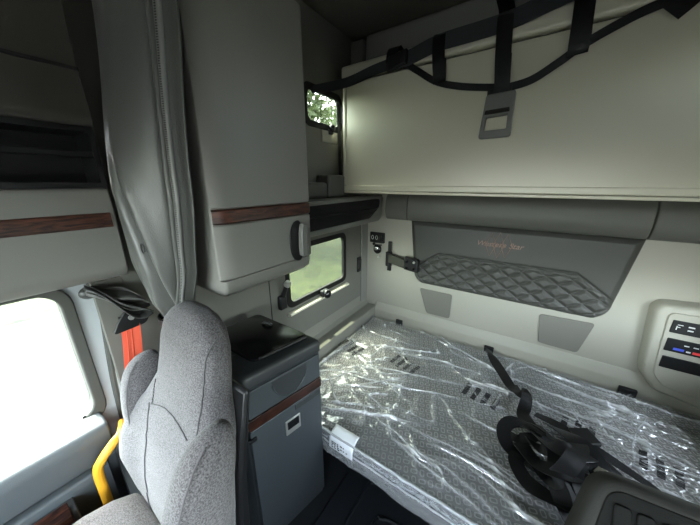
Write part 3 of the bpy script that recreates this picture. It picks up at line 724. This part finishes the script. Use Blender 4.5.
wd_.parent = bk; wd_.rotation_euler = (PI / 2, 0, 0); wd_.location = Vector((ex, YB - .0405, 1.124)) - WORLD[bk.name]

# grey flat covers low on the back wall
for pts, lb in (([(-.612, .71), (-.366, .71), (-.366, .515), (-.54, .512)], 'small grey cover panel on the back wall below the mounting arm'), ([(.162, .712), (.424, .725), (.382, .515), (.185, .518)], 'wider grey cover panel low on the back wall nearer the control unit')):
    tag(build(MB().prism(roundpoly(pts, .02), lambda x, z: (x, YB - .008, z), lambda x, z: (x, YB, z)), 'cover_panel', 'pad_grey', bevel=.003), lb, 'panel', 'grey covers on the back wall')

# bunk control unit at the right
cn = thing('control_unit', 'cream bunk control unit with dark displays at the right edge of the back wall', 'control unit', (.75, YB, .42))
CXB = [(.60, .90), (.625, .935), (.897, .955), (.897, .40), (.70, .44), (.645, .515), (.63, .56)]
build(MB().loft([[(x, YB, z) for x, z in roundpoly(CXB, .03)], [(x + (.77 - x) * .03, YB - .05, z + (.69 - z) * .03) for x, z in roundpoly(CXB, .03)], [(x + (.77 - x) * .12, YB - .066, z + (.69 - z) * .08) for x, z in roundpoly(CXB, .03)]]), 'housing', 'cream_plastic', cn, smooth=50)
FP = [(.652, .878), (.668, .895), (.89, .905), (.89, .46), (.72, .49), (.678, .545), (.67, .6)]
fpn = build(MB().prism(roundpoly(FP, .02), lambda x, z: (x, YB - .064, z), lambda x, z: (x, YB - .074, z)), 'face_plate', 'cream_plastic', cn, bevel=.004)
def unit(x0, x1, z0, z1, nm):
    return build(MB().prism(rrect(x0, x1, z0, z1, .005), lambda x, z: (x, YB - .073, z), lambda x, z: (x, YB - .079, z)), nm, 'black_plastic', fpn, bevel=.002)
ra = unit(.672, .875, .795, .862, 'radio_unit'); ac = unit(.676, .875, .695, .765, 'climate_unit'); lw_ = unit(.682, .835, .600, .665, 'blank_insert')
for x, z, w, h in ((.690, .84, .018, .003), (.690, .828, .010, .003), (.688, .815, .003, .02), (.725, .836, .02, .006), (.726, .818, .018, .006), (.80, .83, .03, .004), (.735, .738, .016, .005), (.765, .738, .016, .005), (.795, .738, .016, .005), (.748, .708, .014, .007)):
    build(bx(x, x + w, YB - .0805, YB - .079, z, z + h), 'marking', 'white_print', fpn)
build(bx(.705, .74, YB - .0805, YB - .079, .708, .720), 'cool_button', 'lcd_blue', fpn)
build(bx(.768, .81, YB - .0805, YB - .079, .706, .718), 'heat_button', 'lcd_red', fpn)
build(bx(.832, .85, YB - .085, YB - .074, .59, .645), 'toggle', 'label_white', fpn, bevel=.003)

# three webbing loops for the mattress at the foot of the wall
for x, w in ((-.748, .055), (-.075, .06), (.621, .075)):
    lab = {-.748: 'small black anchor tab behind the mattress nearest the side window', -.075: 'small black anchor tab behind the mattress where the black strap starts', .621: 'small black anchor tab behind the mattress below the control unit'}[x]
    o = tag(build(bx(x - w / 2, x + w / 2, 1.845, 1.866, .2685, .405), 'anchor_tab', 'black_plastic', bevel=.005), lab, 'anchor', 'black tabs along the back of the mattress')

# ------------------------------------------------------------------ bunk base, mattress and its film
bb = thing('bunk_base', 'dark bunk base under the plastic-covered mattress', 'bunk base', (-.1, 1.4, 0))
build(bx(-.986, XR - .01, .985, 1.86, 0, .235), 'base_panel', 'floor_black', bb, bevel=.006)
build(bx(-.986, XR - .01, .80, 1.866, .236, .268), 'bunk_pan', 'fridge_dark', bb, bevel=.006)
build(bx(-.75, -.16, .945, .985, .09, .20), 'drawer_front', 'fridge_grey', bb, bevel=.008)
MX0, MX1, MY0, MY1, MZ0, MZ1 = -.982, .88, .748, 1.838, .27, .372
mt = thing('mattress', 'grey patterned bunk mattress wrapped in clear plastic', 'mattress', (-.09, 1.3, MZ0))
mo = build(bx(MX0, MX1, MY0, MY1, MZ0, MZ1), 'mattress_body', 'mattress_fabric', mt, bevel=.018, seg=4)
mo_loc = WORLD[mo.name]
m = MB()
for z in (MZ1 - .004, MZ0 + .03): m.tube([(MX0 + .03, MY0 - .001, z), (-.5, MY0 - .0015, z), (0, MY0 - .0015, z), (MX1 - .03, MY0 - .001, z)], .004, 8)
build(m, 'piping', 'label_white', mt)
# clear film with creases
CRE = []
rnd = random.Random(11)
def crease(x0, y0, x1, y1, h, w): CRE.append((Vector((x0, y0)), Vector((x1, y1)), h, w))
for k in range(16):                                   # fan from the near left corner
    a = math.radians(rnd.uniform(15, 85)); L = rnd.uniform(.25, .6); x = MX0 + rnd.uniform(0, .3); y = MY0 + rnd.uniform(.05, .5)
    crease(x, y, x + L * math.cos(a), y + L * math.sin(a), rnd.uniform(.010, .020), rnd.uniform(.005, .010))
for k in range(70):
    a = math.radians(rnd.choice([-25, -10, 5, 20, 60, 100, 140]) + rnd.uniform(-12, 12)); L = rnd.uniform(.2, .8); x = rnd.uniform(MX0 + .05, MX1 - .3); y = rnd.uniform(MY0 + .05, MY1 - .05)
    crease(x, y, x + L * math.cos(a), y + L * math.sin(a), rnd.uniform(.006, .018), rnd.uniform(.004, .010))
for k in range(20):
    x = rnd.uniform(.2, .8); y = rnd.uniform(1.35, 1.8)
    crease(x - .3, y + .03, x + .25, y - rnd.uniform(-.03, .1), rnd.uniform(.010, .022), rnd.uniform(.005, .009))
for k in range(10):
    x = rnd.uniform(-.3, .3); y = rnd.uniform(.78, 1.0)
    crease(x - .2, y + rnd.uniform(-.05, .1), x + .2, y - .02, rnd.uniform(.010, .020), rnd.uniform(.005, .010))
def vnoise(x, y, seed):
    r = np.random.RandomState(seed).rand(64, 64)
    xi = np.floor(x).astype(int); yi = np.floor(y).astype(int); fx = x - xi; fy = y - yi
    fx = fx * fx * (3 - 2 * fx); fy = fy * fy * (3 - 2 * fy)
    g = lambda i, j: r[(xi + i) % 64, (yi + j) % 64]
    return (g(0, 0) * (1 - fx) + g(1, 0) * fx) * (1 - fy) + (g(0, 1) * (1 - fx) + g(1, 1) * fx) * fy
def film_h(x, y):
    x = np.asarray(x, float); y = np.asarray(y, float)
    wx = x + .03 * (vnoise(x * 9, y * 9, 1) - .5) + .004 * (vnoise(x * 30, y * 30, 2) - .5)
    wy = y + .03 * (vnoise(x * 9, y * 9, 3) - .5) + .004 * (vnoise(x * 30, y * 30, 4) - .5)
    h = np.zeros_like(x)
    for a, b, hh, w in CRE:
        ab = b - a; t = np.clip(((wx - a.x) * ab.x + (wy - a.y) * ab.y) / ab.length_squared, 0, 1)
        dd_ = np.hypot(wx - a.x - ab.x * t, wy - a.y - ab.y * t)
        h = np.maximum(h, hh * np.sin(PI * np.minimum(1, .15 + t * .7)) * np.exp(-(dd_ / w) ** 1.3))
    n1 = 1 - np.abs(vnoise(x * 8 + y * 4, y * 11, 5) - .5) * 4
    n2 = 1 - np.abs(vnoise(x * 21, y * 19 - x * 6, 6) - .5) * 4
    n3 = vnoise(x * 55, y * 55, 7)
    h = h + .010 * np.clip(n1, 0, 1) ** 4 + .002 * np.clip(n2, 0, 1) ** 3 + .0004 * n3
    return np.minimum(h, .03)
FZ = MZ1 + .003
FU, FV = 640, 360
gu = np.linspace(0, 1, FU + 1); gv = np.linspace(0, 1, FV + 1)
GU, GV = np.meshgrid(gu, gv, indexing='ij')
GX = MX0 - .004 + GU * (MX1 - MX0 + .008); GY = MY0 - .006 + GV * (MY1 - MY0 + .012)
GZf = FZ + film_h(GX, GY) * np.minimum(1, np.minimum(GV / .03, (1 - GV) / .01 + .3))
co_ = np.stack([GX, GY, GZf], -1).reshape(-1, 3)
ctr = (co_.min(0) + co_.max(0)) / 2
idx = np.arange((FU + 1) * (FV + 1)).reshape(FU + 1, FV + 1)
qd = np.stack([idx[:-1, :-1], idx[1:, :-1], idx[1:, 1:], idx[:-1, 1:]], -1).reshape(-1, 4)
me = bpy.data.meshes.new('plastic_wrap'); me.from_pydata((co_ - ctr).tolist(), [], qd.tolist()); me.materials.append(MATS['plastic_film'])
me.polygons.foreach_set('use_smooth', [True] * len(me.polygons)); me.update()
fa = me.attributes.new('fold', 'FLOAT', 'POINT'); fa.data.foreach_set('value', (np.clip((GZf - FZ - .004) / .016, 0, 1) ** 1.5 * (.35 + .65 * vnoise(GX * 60, GY * 60, 9))).ravel())
ft = bpy.data.objects.new('plastic_wrap', me); COL.objects.link(ft); ft.parent = mt
WORLD[ft.name] = Vector(ctr); ft.location = Vector(ctr) - wloc(mt)
def film_front(u, v):
    x = MX0 - .004 + u * (MX1 - MX0 + .008); e = noise.noise(Vector((x * 6, v * 3, 1.)))
    z = FZ - v * (.125 + .02 * noise.noise(Vector((x * 4, 0, 9.))))
    y = MY0 - .0085 - .012 * v * (1 + e) - .006 * abs(noise.noise(Vector((x * 25, v * 5, 2.)))) + .02 * max(0, v - .75)
    return (x, y, z)
build(MB().grid(film_front, 300, 24), 'wrap_skirt', 'plastic_edge', ft, smooth=180, recalc=False)
for zz, yy, rr in ((FZ + .003, MY0 - .013, .0075), (FZ - .045, MY0 - .020, .005)):
    build(MB().tube([(MX0 + .02 + k * .01, yy + .004 * noise.noise(Vector((k * .17, zz * 50, 0))), zz + .004 * noise.noise(Vector((k * .2, 5, zz * 50)))) for k in range(190)], [rr * (.7 + .5 * noise.noise(Vector((k * .3, 9, zz * 50))) ** 2) for k in range(190)], 8), 'wrap_fold', 'plastic_fold', ft, smooth=180)
lbm = build(MB().grid(lambda u, v: (-.60 + .13 * u, *((MY0 - .027, FZ - .008 - .052 * (v - .35) / .65) if v > .35 else (MY0 - .027 + .06 * (.35 - v) / .35, FZ + .018 - .026 * (v / .35) ** 3))), 12, 12), 'care_label', 'label_white', mt, solid=.001, smooth=180)
m = MB()
for r_ in range(4):
    for k in range(random.randint(3, 6)):
        x = -.585 + k * .016; z = FZ - .020 - r_ * .010
        m.box(x, x + random.uniform(.006, .013), MY0 - .0295, MY0 - .0275, z, z + .004)
build(m, 'label_print', 'text_black', lbm)

# printed warning blocks: short rows of illegible marks lying on the film
def warn(cx, cy, n, ang):
    r_ = random.Random(int(cx * 1000))
    ca, sa = math.cos(ang), math.sin(ang)
    for row in range(n):
        m = MB(); L = .10 * r_.uniform(.85, 1.1); t = -L / 2
        while t < L / 2:
            w = r_.uniform(.006, .011)
            a0, b0 = t, (row - (n - 1) / 2) * .05
            def tr(a, b): return cx + a * ca - b * sa, cy + a * sa + b * ca
            hh = .012
            q = [tr(a0, b0 - hh), tr(a0 + w, b0 - hh), tr(a0 + w, b0 + hh), tr(a0, b0 + hh)]
            z = [FZ + float(film_h(*p)) + .0012 for p in q]; zz = max(z)
            m.loft([[(p[0], p[1], k - .001) for p, k in zip(q, z)], [(p[0], p[1], k) for p, k in zip(q, z)]])
            t += w + r_.uniform(.0015, .003)
        build(m, 'warning_line', 'text_black', ft)
for cx, cy, n in ((-.90, 1.345, 4), (-.505, 1.385, 4), (-.055, 1.365, 4), (.36, 1.40, 3), (.62, 1.36, 3)):
    warn(cx, cy, n, math.radians(78))

# ------------------------------------------------------------------ tangled black restraint strap on the mattress
tg = thing('restraint_strap', 'tangled heap of black webbing lying on the plastic over the mattress', 'strap', (.2, 1.2, FZ))
Z0 = .412
def wob(pts, w, seedn, name='webbing', mat='webbing_black', k=8):
    if seedn > 1: pts = [(x + .03 * min(1, (1.56 - y) / .2), y - .045 * min(1, (1.56 - y) / .2), z) for x, y, z in pts]
    P_ = smoothpath(pts, k); r_ = random.Random(seedn); ph = r_.uniform(0, 6); tw = r_.uniform(.5, 1.3)
    ns = []
    for i in range(len(P_)):
        t = i / len(P_); a = tw * math.sin(t * 7 + ph)
        ns.append((.7 * math.sin(a) * math.cos(ph), .7 * math.sin(a) * math.sin(ph), .35 + math.cos(a)))
    return build(MB().ribbon(P_, w, ns, .0014), name, mat, tg, smooth=60)
wob([(-.075, 1.80, .418), (-.06, 1.76, Z0 + .006), (-.03, 1.70, Z0), (.02, 1.60, Z0 + .004), (.08, 1.49, Z0), (.115, 1.43, Z0 + .008)], .05, 1)
wob([(.075, 1.52, Z0), (.10, 1.47, Z0 + .012), (.135, 1.46, Z0 + .03), (.12, 1.40, Z0 + .012), (.11, 1.36, Z0), (.14, 1.30, Z0 + .005), (.20, 1.24, Z0 + .02)], .055, 2)
# big open loop at the left of the heap
wob([(.20, 1.25, Z0 + .03), (.12, 1.245, Z0 + .05), (.06, 1.22, Z0 + .055), (.035, 1.17, Z0 + .04), (.06, 1.12, Z0 + .015), (.12, 1.09, Z0 + .005), (.18, 1.06, Z0 + .015)], .055, 3)
wob([(.10, 1.10, Z0 + .02), (.09, 1.05, Z0 + .025), (.13, 1.0, Z0 + .015), (.19, .98, Z0 + .02), (.25, .97, Z0 + .03)], .055, 4)
wob([(.15, 1.28, Z0 + .04), (.21, 1.20, Z0 + .075), (.22, 1.10, Z0 + .085), (.22, 1.02, Z0 + .06), (.25, .96, Z0 + .03), (.28, .90, Z0 + .01)], .075, 5)
wob([(.20, 1.34, Z0 + .02), (.28, 1.28, Z0 + .05), (.30, 1.20, Z0 + .08), (.27, 1.12, Z0 + .10), (.25, 1.05, Z0 + .085), (.28, .97, Z0 + .04)], .07, 6)
wob([(.16, 1.38, Z0 + .01), (.24, 1.36, Z0 + .02), (.31, 1.31, Z0 + .03), (.40, 1.27, Z0 + .03), (.50, 1.24, Z0 + .015), (.54, 1.20, Z0 + .01)], .045, 7)
wob([(.13, 1.16, Z0 + .06), (.17, 1.12, Z0 + .085), (.20, 1.16, Z0 + .10), (.17, 1.20, Z0 + .07)], .06, 8)
wob([(.30, 1.24, Z0 + .07), (.36, 1.18, Z0 + .06), (.36, 1.10, Z0 + .04), (.32, 1.03, Z0 + .02), (.36, .96, Z0 + .005)], .06, 9)
wob([(.33, 1.30, Z0 + .03), (.40, 1.20, Z0 + .04), (.42, 1.12, Z0 + .02), (.40, 1.03, Z0 + .01)], .05, 10)
wob([(.05, 1.19, Z0 + .01), (.10, 1.17, Z0 + .03), (.16, 1.20, Z0 + .05), (.22, 1.18, Z0 + .04)], .05, 12)
wob([(.22, 1.30, Z0 + .05), (.27, 1.22, Z0 + .10), (.33, 1.15, Z0 + .09), (.36, 1.05, Z0 + .05), (.37, .95, Z0 + .02)], .07, 13)
wob([(.12, 1.22, Z0 + .05), (.17, 1.14, Z0 + .10), (.24, 1.12, Z0 + .12), (.30, 1.16, Z0 + .10), (.34, 1.24, Z0 + .06)], .065, 14)
wob([(.10, 1.14, Z0 + .04), (.15, 1.06, Z0 + .06), (.22, 1.04, Z0 + .09), (.30, 1.08, Z0 + .07), (.38, 1.10, Z0 + .03)], .06, 15)
wob([(.16, 1.08, Z0 + .03), (.20, 1.02, Z0 + .06), (.25, 1.08, Z0 + .12), (.28, 1.18, Z0 + .11), (.26, 1.26, Z0 + .05)], .06, 16)
build(MB().obox((.36, 1.29, Z0 + .03), (.035, .02, .003), (-.02, .035, 0), (0, 0, .010)), 'buckle', 'black_plastic', tg, bevel=.004)
build(MB().obox((.37, 1.08, Z0 + .085), (.012, .02, 0), (-.012, .007, 0), (0, 0, .004)), 'buckle_tongue', 'chrome', tg, bevel=.002)

# ------------------------------------------------------------------ stowed upper bunk
ub = thing('upper_bunk', 'large cream upper bunk panel folded up above the mattress', 'bunk', (-.05, 1.52, 1.435))
UX0, UX1, UY = -1.02, XR - .01, 1.45
build(bx(UX0 + .02, UX1, UY, 1.63, 1.47, 2.05), 'bunk_panel', 'bunk_cream', ub, bevel=.008, seg=3)
m = MB(); m.box(UX0, UX1, UY - .012, UY + .05, 1.452, 1.482); m.box(UX0, UX1, UY - .018, UY + .05, 1.436, 1.450)
build(m, 'bottom_rail', 'bunk_cream', ub, bevel=.004, seg=3)
build(bx(UX0, UX0 + .022, UY - .006, UY + .05, 1.484, 2.06), 'end_rail', 'bunk_cream', ub, bevel=.006, seg=3)
build(MB().prism(roundpoly([(UY - .012, 2.06), (UY - .012, 2.125), (UY + .01, 2.14), (UY + .04, 2.14), (UY + .04, 2.06)], .016), lambda y, z: (UX0, y, z + .0), lambda y, z: (UX1, y, z + .0)), 'top_rail', 'bunk_cream', ub, smooth=50)
build(bx(UX0 + .01, UX1, UY + .041, 1.655, 2.052, 2.128), 'bunk_mattress', 'charcoal_vinyl', ub, bevel=.012)

hn = thing('restraint_harness', 'black webbing restraint net with grey buckle hanging across the stowed bunk', 'harness', (-.2, UY - .03, 1.68))
def hz(pts, w, nrm=(0, -1, 0), mat='webbing_black', name='webbing'):
    return build(MB().ribbon(smoothpath(pts, 8), w, nrm, .0014), name, mat, hn, smooth=60)
# upper run: several layers from the side wall along the rail
for k, (dz, dy, mt_) in enumerate(((0, 0, 'webbing_grey'), (-.02, -.006, 'webbing_grey'), (.018, .004, 'webbing_grey'))):
    hz([(-.70, UY - .038 + dy, 2.075 + dz), (-.60, UY - .034 + dy, 2.082 + dz), (-.46, UY - .034 + dy, 2.108 + dz), (-.20, UY - .030 + dy, 2.118 + dz), (.02, UY - .028 + dy, 2.158 + dz), (.3, UY - .028 + dy, 2.19 + dz), (XR - .05, UY - .028 + dy, 2.19 + dz)], .034, mat=mt_, name='horizontal_webbing')
hz([(-1.095, 1.245, 1.985), (-1.06, 1.32, 2.005), (-.95, UY - .05, 2.035), (-.80, UY - .045, 2.06), (-.70, UY - .04, 2.072)], .05, name='side_webbing', mat='webbing_grey')
# drooping lower run
hz([(-.70, UY - .042, 2.07), (-.62, UY - .036, 2.055), (-.56, UY - .03, 2.02), (-.46, UY - .03, 1.955), (-.34, UY - .03, 1.915), (-.20, UY - .03, 1.888)], .028, name='lower_webbing')
hz([(-.17, UY - .03, 1.88), (-.08, UY - .028, 1.893), (.0, UY - .028, 1.935), (.08, UY - .03, 1.985), (.20, UY - .03, 2.035), (.31, UY - .034, 2.06), (.36, UY - .04, 2.09)], [.03, .03][0], name='lower_webbing')
def vstrap(x0, x1, z0, z1, w):
    top = [(x0, UY + .035, 2.148), (x0, UY + .012, 2.149)] if x1 < -.3 else [(x0 - .06, 1.654, 2.33), (x0 - .02, UY + .08, 2.22)]
    o = build(MB().ribbon(smoothpath(top + [(x0, UY - .012, 2.150), (x0, UY - .036, 2.125), ((x0 + x1) / 2, UY - .05, (2.13 + z1) / 2), (x1, UY - .050, z1 + .03), (x1, UY - .044, z1 + .004), (x1, UY - .032, z1 + .004), ((x0 + x1) / 2, UY - .026, (2.13 + z1) / 2)], 6), w, (0.0, -1, .3), .0014), 'vertical_strap', 'webbing_black', hn, smooth=60)
    return o
vstrap(-.69, -.685, 2.20, 2.045, .062)
vstrap(-.462, -.445, 2.215, 1.955, .056)
vstrap(-.20, -.178, 2.24, 1.875, .058)
vstrap(.045, .055, 2.24, 1.955, .060)
build(MB().obox((-.655, UY - .05, 2.075), (.05, 0, .008), (0, .014, 0), (0, 0, .03)), 'adjuster', 'black_plastic', hn, bevel=.006)
build(MB().obox((-.185, UY - .03, 1.872), (.045, 0, .004), (0, .012, 0), (0, 0, .012)), 'strap_bar', 'black_plastic', hn, bevel=.003)
# loose end at the upper right
hz([(.40, UY - .035, 2.16), (.36, UY - .042, 2.11), (.315, UY - .048, 2.05), (.27, UY - .05, 2.005)], .058, (0, -1, .1), name='loose_end')
# buckle plate with its opening
bo = roundpoly([(-.232, 1.862), (-.122, 1.866), (-.118, 1.69), (-.244, 1.688)], .012, 4)
bi = roundpoly([(-.222, 1.773), (-.140, 1.777), (-.138, 1.722), (-.226, 1.720)], .006, 4)
bp_ = build(frame_ring(MB(), 'y', UY - .044, UY - .014, bo, bi), 'buckle_plate', 'buckle_grey', hn, bevel=.003)
build(MB().prism(roundpoly([(-.228, 1.80), (-.136, 1.803), (-.134, 1.786), (-.230, 1.783)], .004), lambda x, z: (x, UY - .044, z), lambda x, z: (x, UY - .049, z)), 'release_bar', 'silver', bp_, bevel=.002).data.materials[0] = MATS['rim_grey']

# ------------------------------------------------------------------ driver seat back (bottom right)
ds = thing('driver_seat', 'dark ribbed seat backrest in the lower right corner in front of the mattress', 'seat', (.50, .35, 0))
O0 = Vector((.205, .296, .432)); UXv = Vector((1, .09, 0)).normalized(); UVv = Vector((0, .55, .80)).normalized(); NV = UXv.cross(UVv).normalized()
def dsp(u, v, n): return O0 + UXv * u + UVv * v + NV * n
VL = .585
bo = roundpoly([(-.13, 0), (.56, 0), (.56, VL), (.012, VL)], .045, 6)
build(MB().loft([[dsp(u, v, n) if k == 0 else dsp(.28 + (u - .28) * k, VL / 2 + (v - VL / 2) * k, n) for u, v in bo] for k, n in ((.96, -.07), (0, -.055), (0, -.012), (.98, 0), (.93, .004))]), 'backrest', 'rim_grey', ds, smooth=60)
bi = roundpoly([(-.09, .02), (.54, .02), (.54, VL - .018), (.026, VL - .018)], .03, 5)
pn = build(MB().prism(bi, lambda u, v: dsp(u, v, .0), lambda u, v: dsp(u, v, .0055)), 'ribbed_panel', 'rib_grey', ds, bevel=.002)
for k in range(15):
    u = .032 + k * .034
    build(MB().prism(rrect(u, u + .028, .05, VL - .042, .008), lambda u, v: dsp(u, v, .005), lambda u, v: dsp(u, v, .011)), 'rib', 'rib_grey', pn, bevel=.003, seg=3)
build(MB().obox((.47, .10, .46), (.24, 0, 0), (0, .24, .0), (0, 0, .06)), 'seat_cushion', 'rib_grey', ds, bevel=.04, seg=4)
m = MB(); m.box(.30, .66, -.10, .30, .04, .40); m.box(.26, .70, -.14, .36, 0, .04)
build(m, 'pedestal', 'black_plastic', ds, bevel=.01)

# ------------------------------------------------------------------ floor mat
fm = thing('floor_mat', 'black rubber floor mat with raised ridges in the aisle before the bunk', 'floor mat', (-.1, .5, 0))
build(MB().prism(rrect(-.58, .20, -.2, .935, .06), lambda x, y: (x, y, .001), lambda x, y: (x, y, .012)), 'mat_sheet', 'mat_black', fm, bevel=.004)
m = MB()
m.tube(smoothpath([(-.46, .2, .013), (-.46, .80, .013), (-.44, .87, .013), (-.38, .895, .013), (.0, .895, .013), (.18, .895, .013)], 8), .008, 8); build(m, 'ridge', 'mat_black', fm); m = MB()
m.tube(smoothpath([(-.36, .2, .013), (-.36, .70, .013), (-.33, .76, .013), (-.25, .78, .013), (.0, .78, .013), (.18, .78, .013)], 8), .007, 8)
build(m, 'ridge', 'mat_black', fm)

# ------------------------------------------------------------------ unseen dashboard, added under the windscreen to block ground light
db = thing('dashboard', 'unseen dark dashboard below the windscreen, added to block ground light', 'dashboard', (-.1, -1.2, 0))
build(MB().prism(roundpoly([(-1.44, .3), (-1.44, .98), (-1.25, 1.0), (-.98, .95), (-.92, .80), (-1.0, .45), (-1.1, .3)], .05), lambda y, z: (-1.05, y, z), lambda y, z: (XR - .02, y, z)), 'dash_top', 'charcoal_dark', db, smooth=50)
build(bx(-1.0, .8, -1.40, -1.15, 0, .32), 'footwell_panel', 'black_plastic', db, bevel=.02)

# ------------------------------------------------------------------ outside
GZ = -1.15
gr = struct(build(bx(-60, 40, -40, 60, GZ - .1, GZ), 'ground', 'grass_ground'))
pts = [(-2.0, -30), (-2.0, 2.0), (-4.5, 2.4), (-7.6, 2.6), (-8.1, -1), (-8.4, -30)]
struct(build(MB().prism(roundpoly(pts, .6), lambda x, y: (x, y, GZ + .002), lambda x, y: (x, y, GZ + .02)), 'gravel_road', 'gravel'))
struct(build(bx(-1.9, 30, -30, 6, GZ + .002, GZ + .02), 'bounce_ground', 'bounce_asphalt'))  # unseen ground slab, added to cut light bounced up into the cab
def leafmass(blobs, nleaf, size, seedn):
    r_ = random.Random(seedn); m = MB()
    for (c, rad) in blobs:
        for k in range(int(nleaf * rad[0] * rad[2])):
            v = Vector((r_.gauss(0, 1), r_.gauss(0, 1), r_.gauss(0, 1))).normalized() * (r_.uniform(.55, 1) ** .5)
            p = Vector(c) + Vector((v.x * rad[0], v.y * rad[1], v.z * rad[2]))
            a = Vector((r_.gauss(0, 1), r_.gauss(0, 1), r_.gauss(0, .6))).normalized(); b = a.cross(Vector((r_.gauss(0, 1), r_.gauss(0, 1), r_.gauss(0, 1)))).normalized()
            s = size * r_.uniform(.6, 1.3)
            m.poly([p - a * s, p + b * s * .45, p + a * s, p - b * s * .45], [(0, 1, 2, 3)])
    return m
def tree(x, y, h, seedn, label):
    t = thing('tree', label, 'tree', (x, y, GZ), 'trees outside the windows'); r_ = random.Random(seedn)
    blobs = [((x + r_.uniform(-1.2, 1.2), y + r_.uniform(-1.5, 1.5), GZ + h * (.3 + .6 * k / 8)), (r_.uniform(1.2, 1.9), r_.uniform(1.2, 1.9), r_.uniform(1.0, 1.6))) for k in range(9)]
    build(leafmass(blobs, 260, .16, seedn), 'crown', 'leaf', t, recalc=False)
    build(MB().tube([(x, y, GZ), (x + .1, y, GZ + h * .4), (x, y + .1, GZ + h * .8)], [.18, .13, .06], 10), 'trunk', 'bark', t)
tree(-9.5, 14.2, 9, 3, 'green tree outside seen through the small upper window, left part')
tree(-8.0, 7.8, 8.0, 4, 'green tree outside nearest the truck beyond the small upper window')
tree(-14.5, 22, 10.0, 5, 'tall green tree outside furthest back beyond the side windows')
hg = build(leafmass([((-13.2, y, GZ + .45), (.8, 1.0, .75)) for y in range(-3, 4)] , 900, .07, 9), 'hedge', 'leaf', recalc=False)
tag(hg, 'low green hedge outside along the top of the passenger door window', 'hedge'); hg['kind'] = 'stuff'
hg2 = build(leafmass([((-12.5 , 8.0 + k, GZ + .5), (.9, .9, .8)) for k in range(0, 10)], 700, .08, 10), 'hedge', 'hedge_leaf', recalc=False)
tag(hg2, 'dark hedge outside along the top of the lower sleeper window', 'hedge'); hg2['kind'] = 'stuff'

# ------------------------------------------------------------------ light
w = bpy.data.worlds.new('World'); S.world = w; w.use_nodes = True; nt = w.node_tree
bg = nt.nodes['Background']; sky = nt.nodes.new('ShaderNodeTexSky'); sky.sky_type = 'NISHITA'; sky.sun_disc = False
sky.sun_elevation = math.radians(62); sky.sun_rotation = math.radians(-90); sky.air_density = 1.0; sky.dust_density = 2.5; sky.ozone_density = 1
hs = nt.nodes.new('ShaderNodeHueSaturation'); hs.inputs['Saturation'].default_value = .35
nt.links.new(sky.outputs[0], hs.inputs['Color']); nt.links.new(hs.outputs[0], bg.inputs[0]); bg.inputs[1].default_value = 1.3
sun = bpy.data.lights.new('sun', 'SUN'); sun.energy = 3.5; sun.angle = math.radians(.6); sun.color = (1, .97, .9)
so = bpy.data.objects.new('sun', sun); COL.objects.link(so)
sd = Vector((-math.cos(math.radians(78.5)), .02, math.sin(math.radians(78.5))))   # towards the sun
so.rotation_euler = sd.to_track_quat('Z', 'Y').to_euler(); so.location = (-3, 0, 8)
def portal(name, loc, rot, sx, sy):
    l = bpy.data.lights.new(name, 'AREA'); l.shape = 'RECTANGLE'; l.size = sx; l.size_y = sy; l.cycles.is_portal = True
    o = bpy.data.objects.new(name, l); COL.objects.link(o); o.location = loc; o.rotation_euler = rot
portal('windscreen_portal', (-.1, YF - .06, 1.3), (PI / 2, 0, 0), 1.85, .78)
portal('passenger_window_portal', (-1.21, -.39, .965), (0, -PI / 2, 0), .46, 1.03)
portal('driver_window_portal', (XR + .06, -.45, 1.0), (0, PI / 2, 0), .52, 1.1)
portal('lower_window_portal', (XL - .06, 1.28, .96), (0, -PI / 2, 0), .36, .59)
portal('upper_window_portal', (XL - .06, 1.37, 1.91), (0, -PI / 2, 0), .2, .34)

portal('right_window_portal', (XR + .06, 1.28, .96), (0, PI / 2, 0), .36, .59)
portal('right_upper_portal', (XR + .06, 1.37, 1.91), (0, PI / 2, 0), .2, .34)

# ------------------------------------------------------------------ camera
cam = bpy.data.cameras.new('camera'); cam.sensor_width = 36; cam.lens = 263 / 700 * 36; cam.clip_start = .02; cam.clip_end = 300
co = bpy.data.objects.new('camera', cam); COL.objects.link(co); co.location = (0, 0, 1.5)
co.rotation_euler = (PI / 2 - math.atan(80 / 263), 0, math.radians(33.8)); S.camera = co
S.view_settings.view_transform = 'Standard'; S.view_settings.look = 'None'; S.view_settings.exposure = 2.65; S.view_settings.gamma = 1; S.view_settings.use_curve_mapping = False
S.cycles.max_bounces = 10; S.cycles.diffuse_bounces = 6; S.cycles.transparent_max_bounces = 16; S.cycles.use_denoising = True
S.cycles.caustics_reflective = False; S.cycles.caustics_refractive = False; S.cycles.sample_clamp_indirect = 8
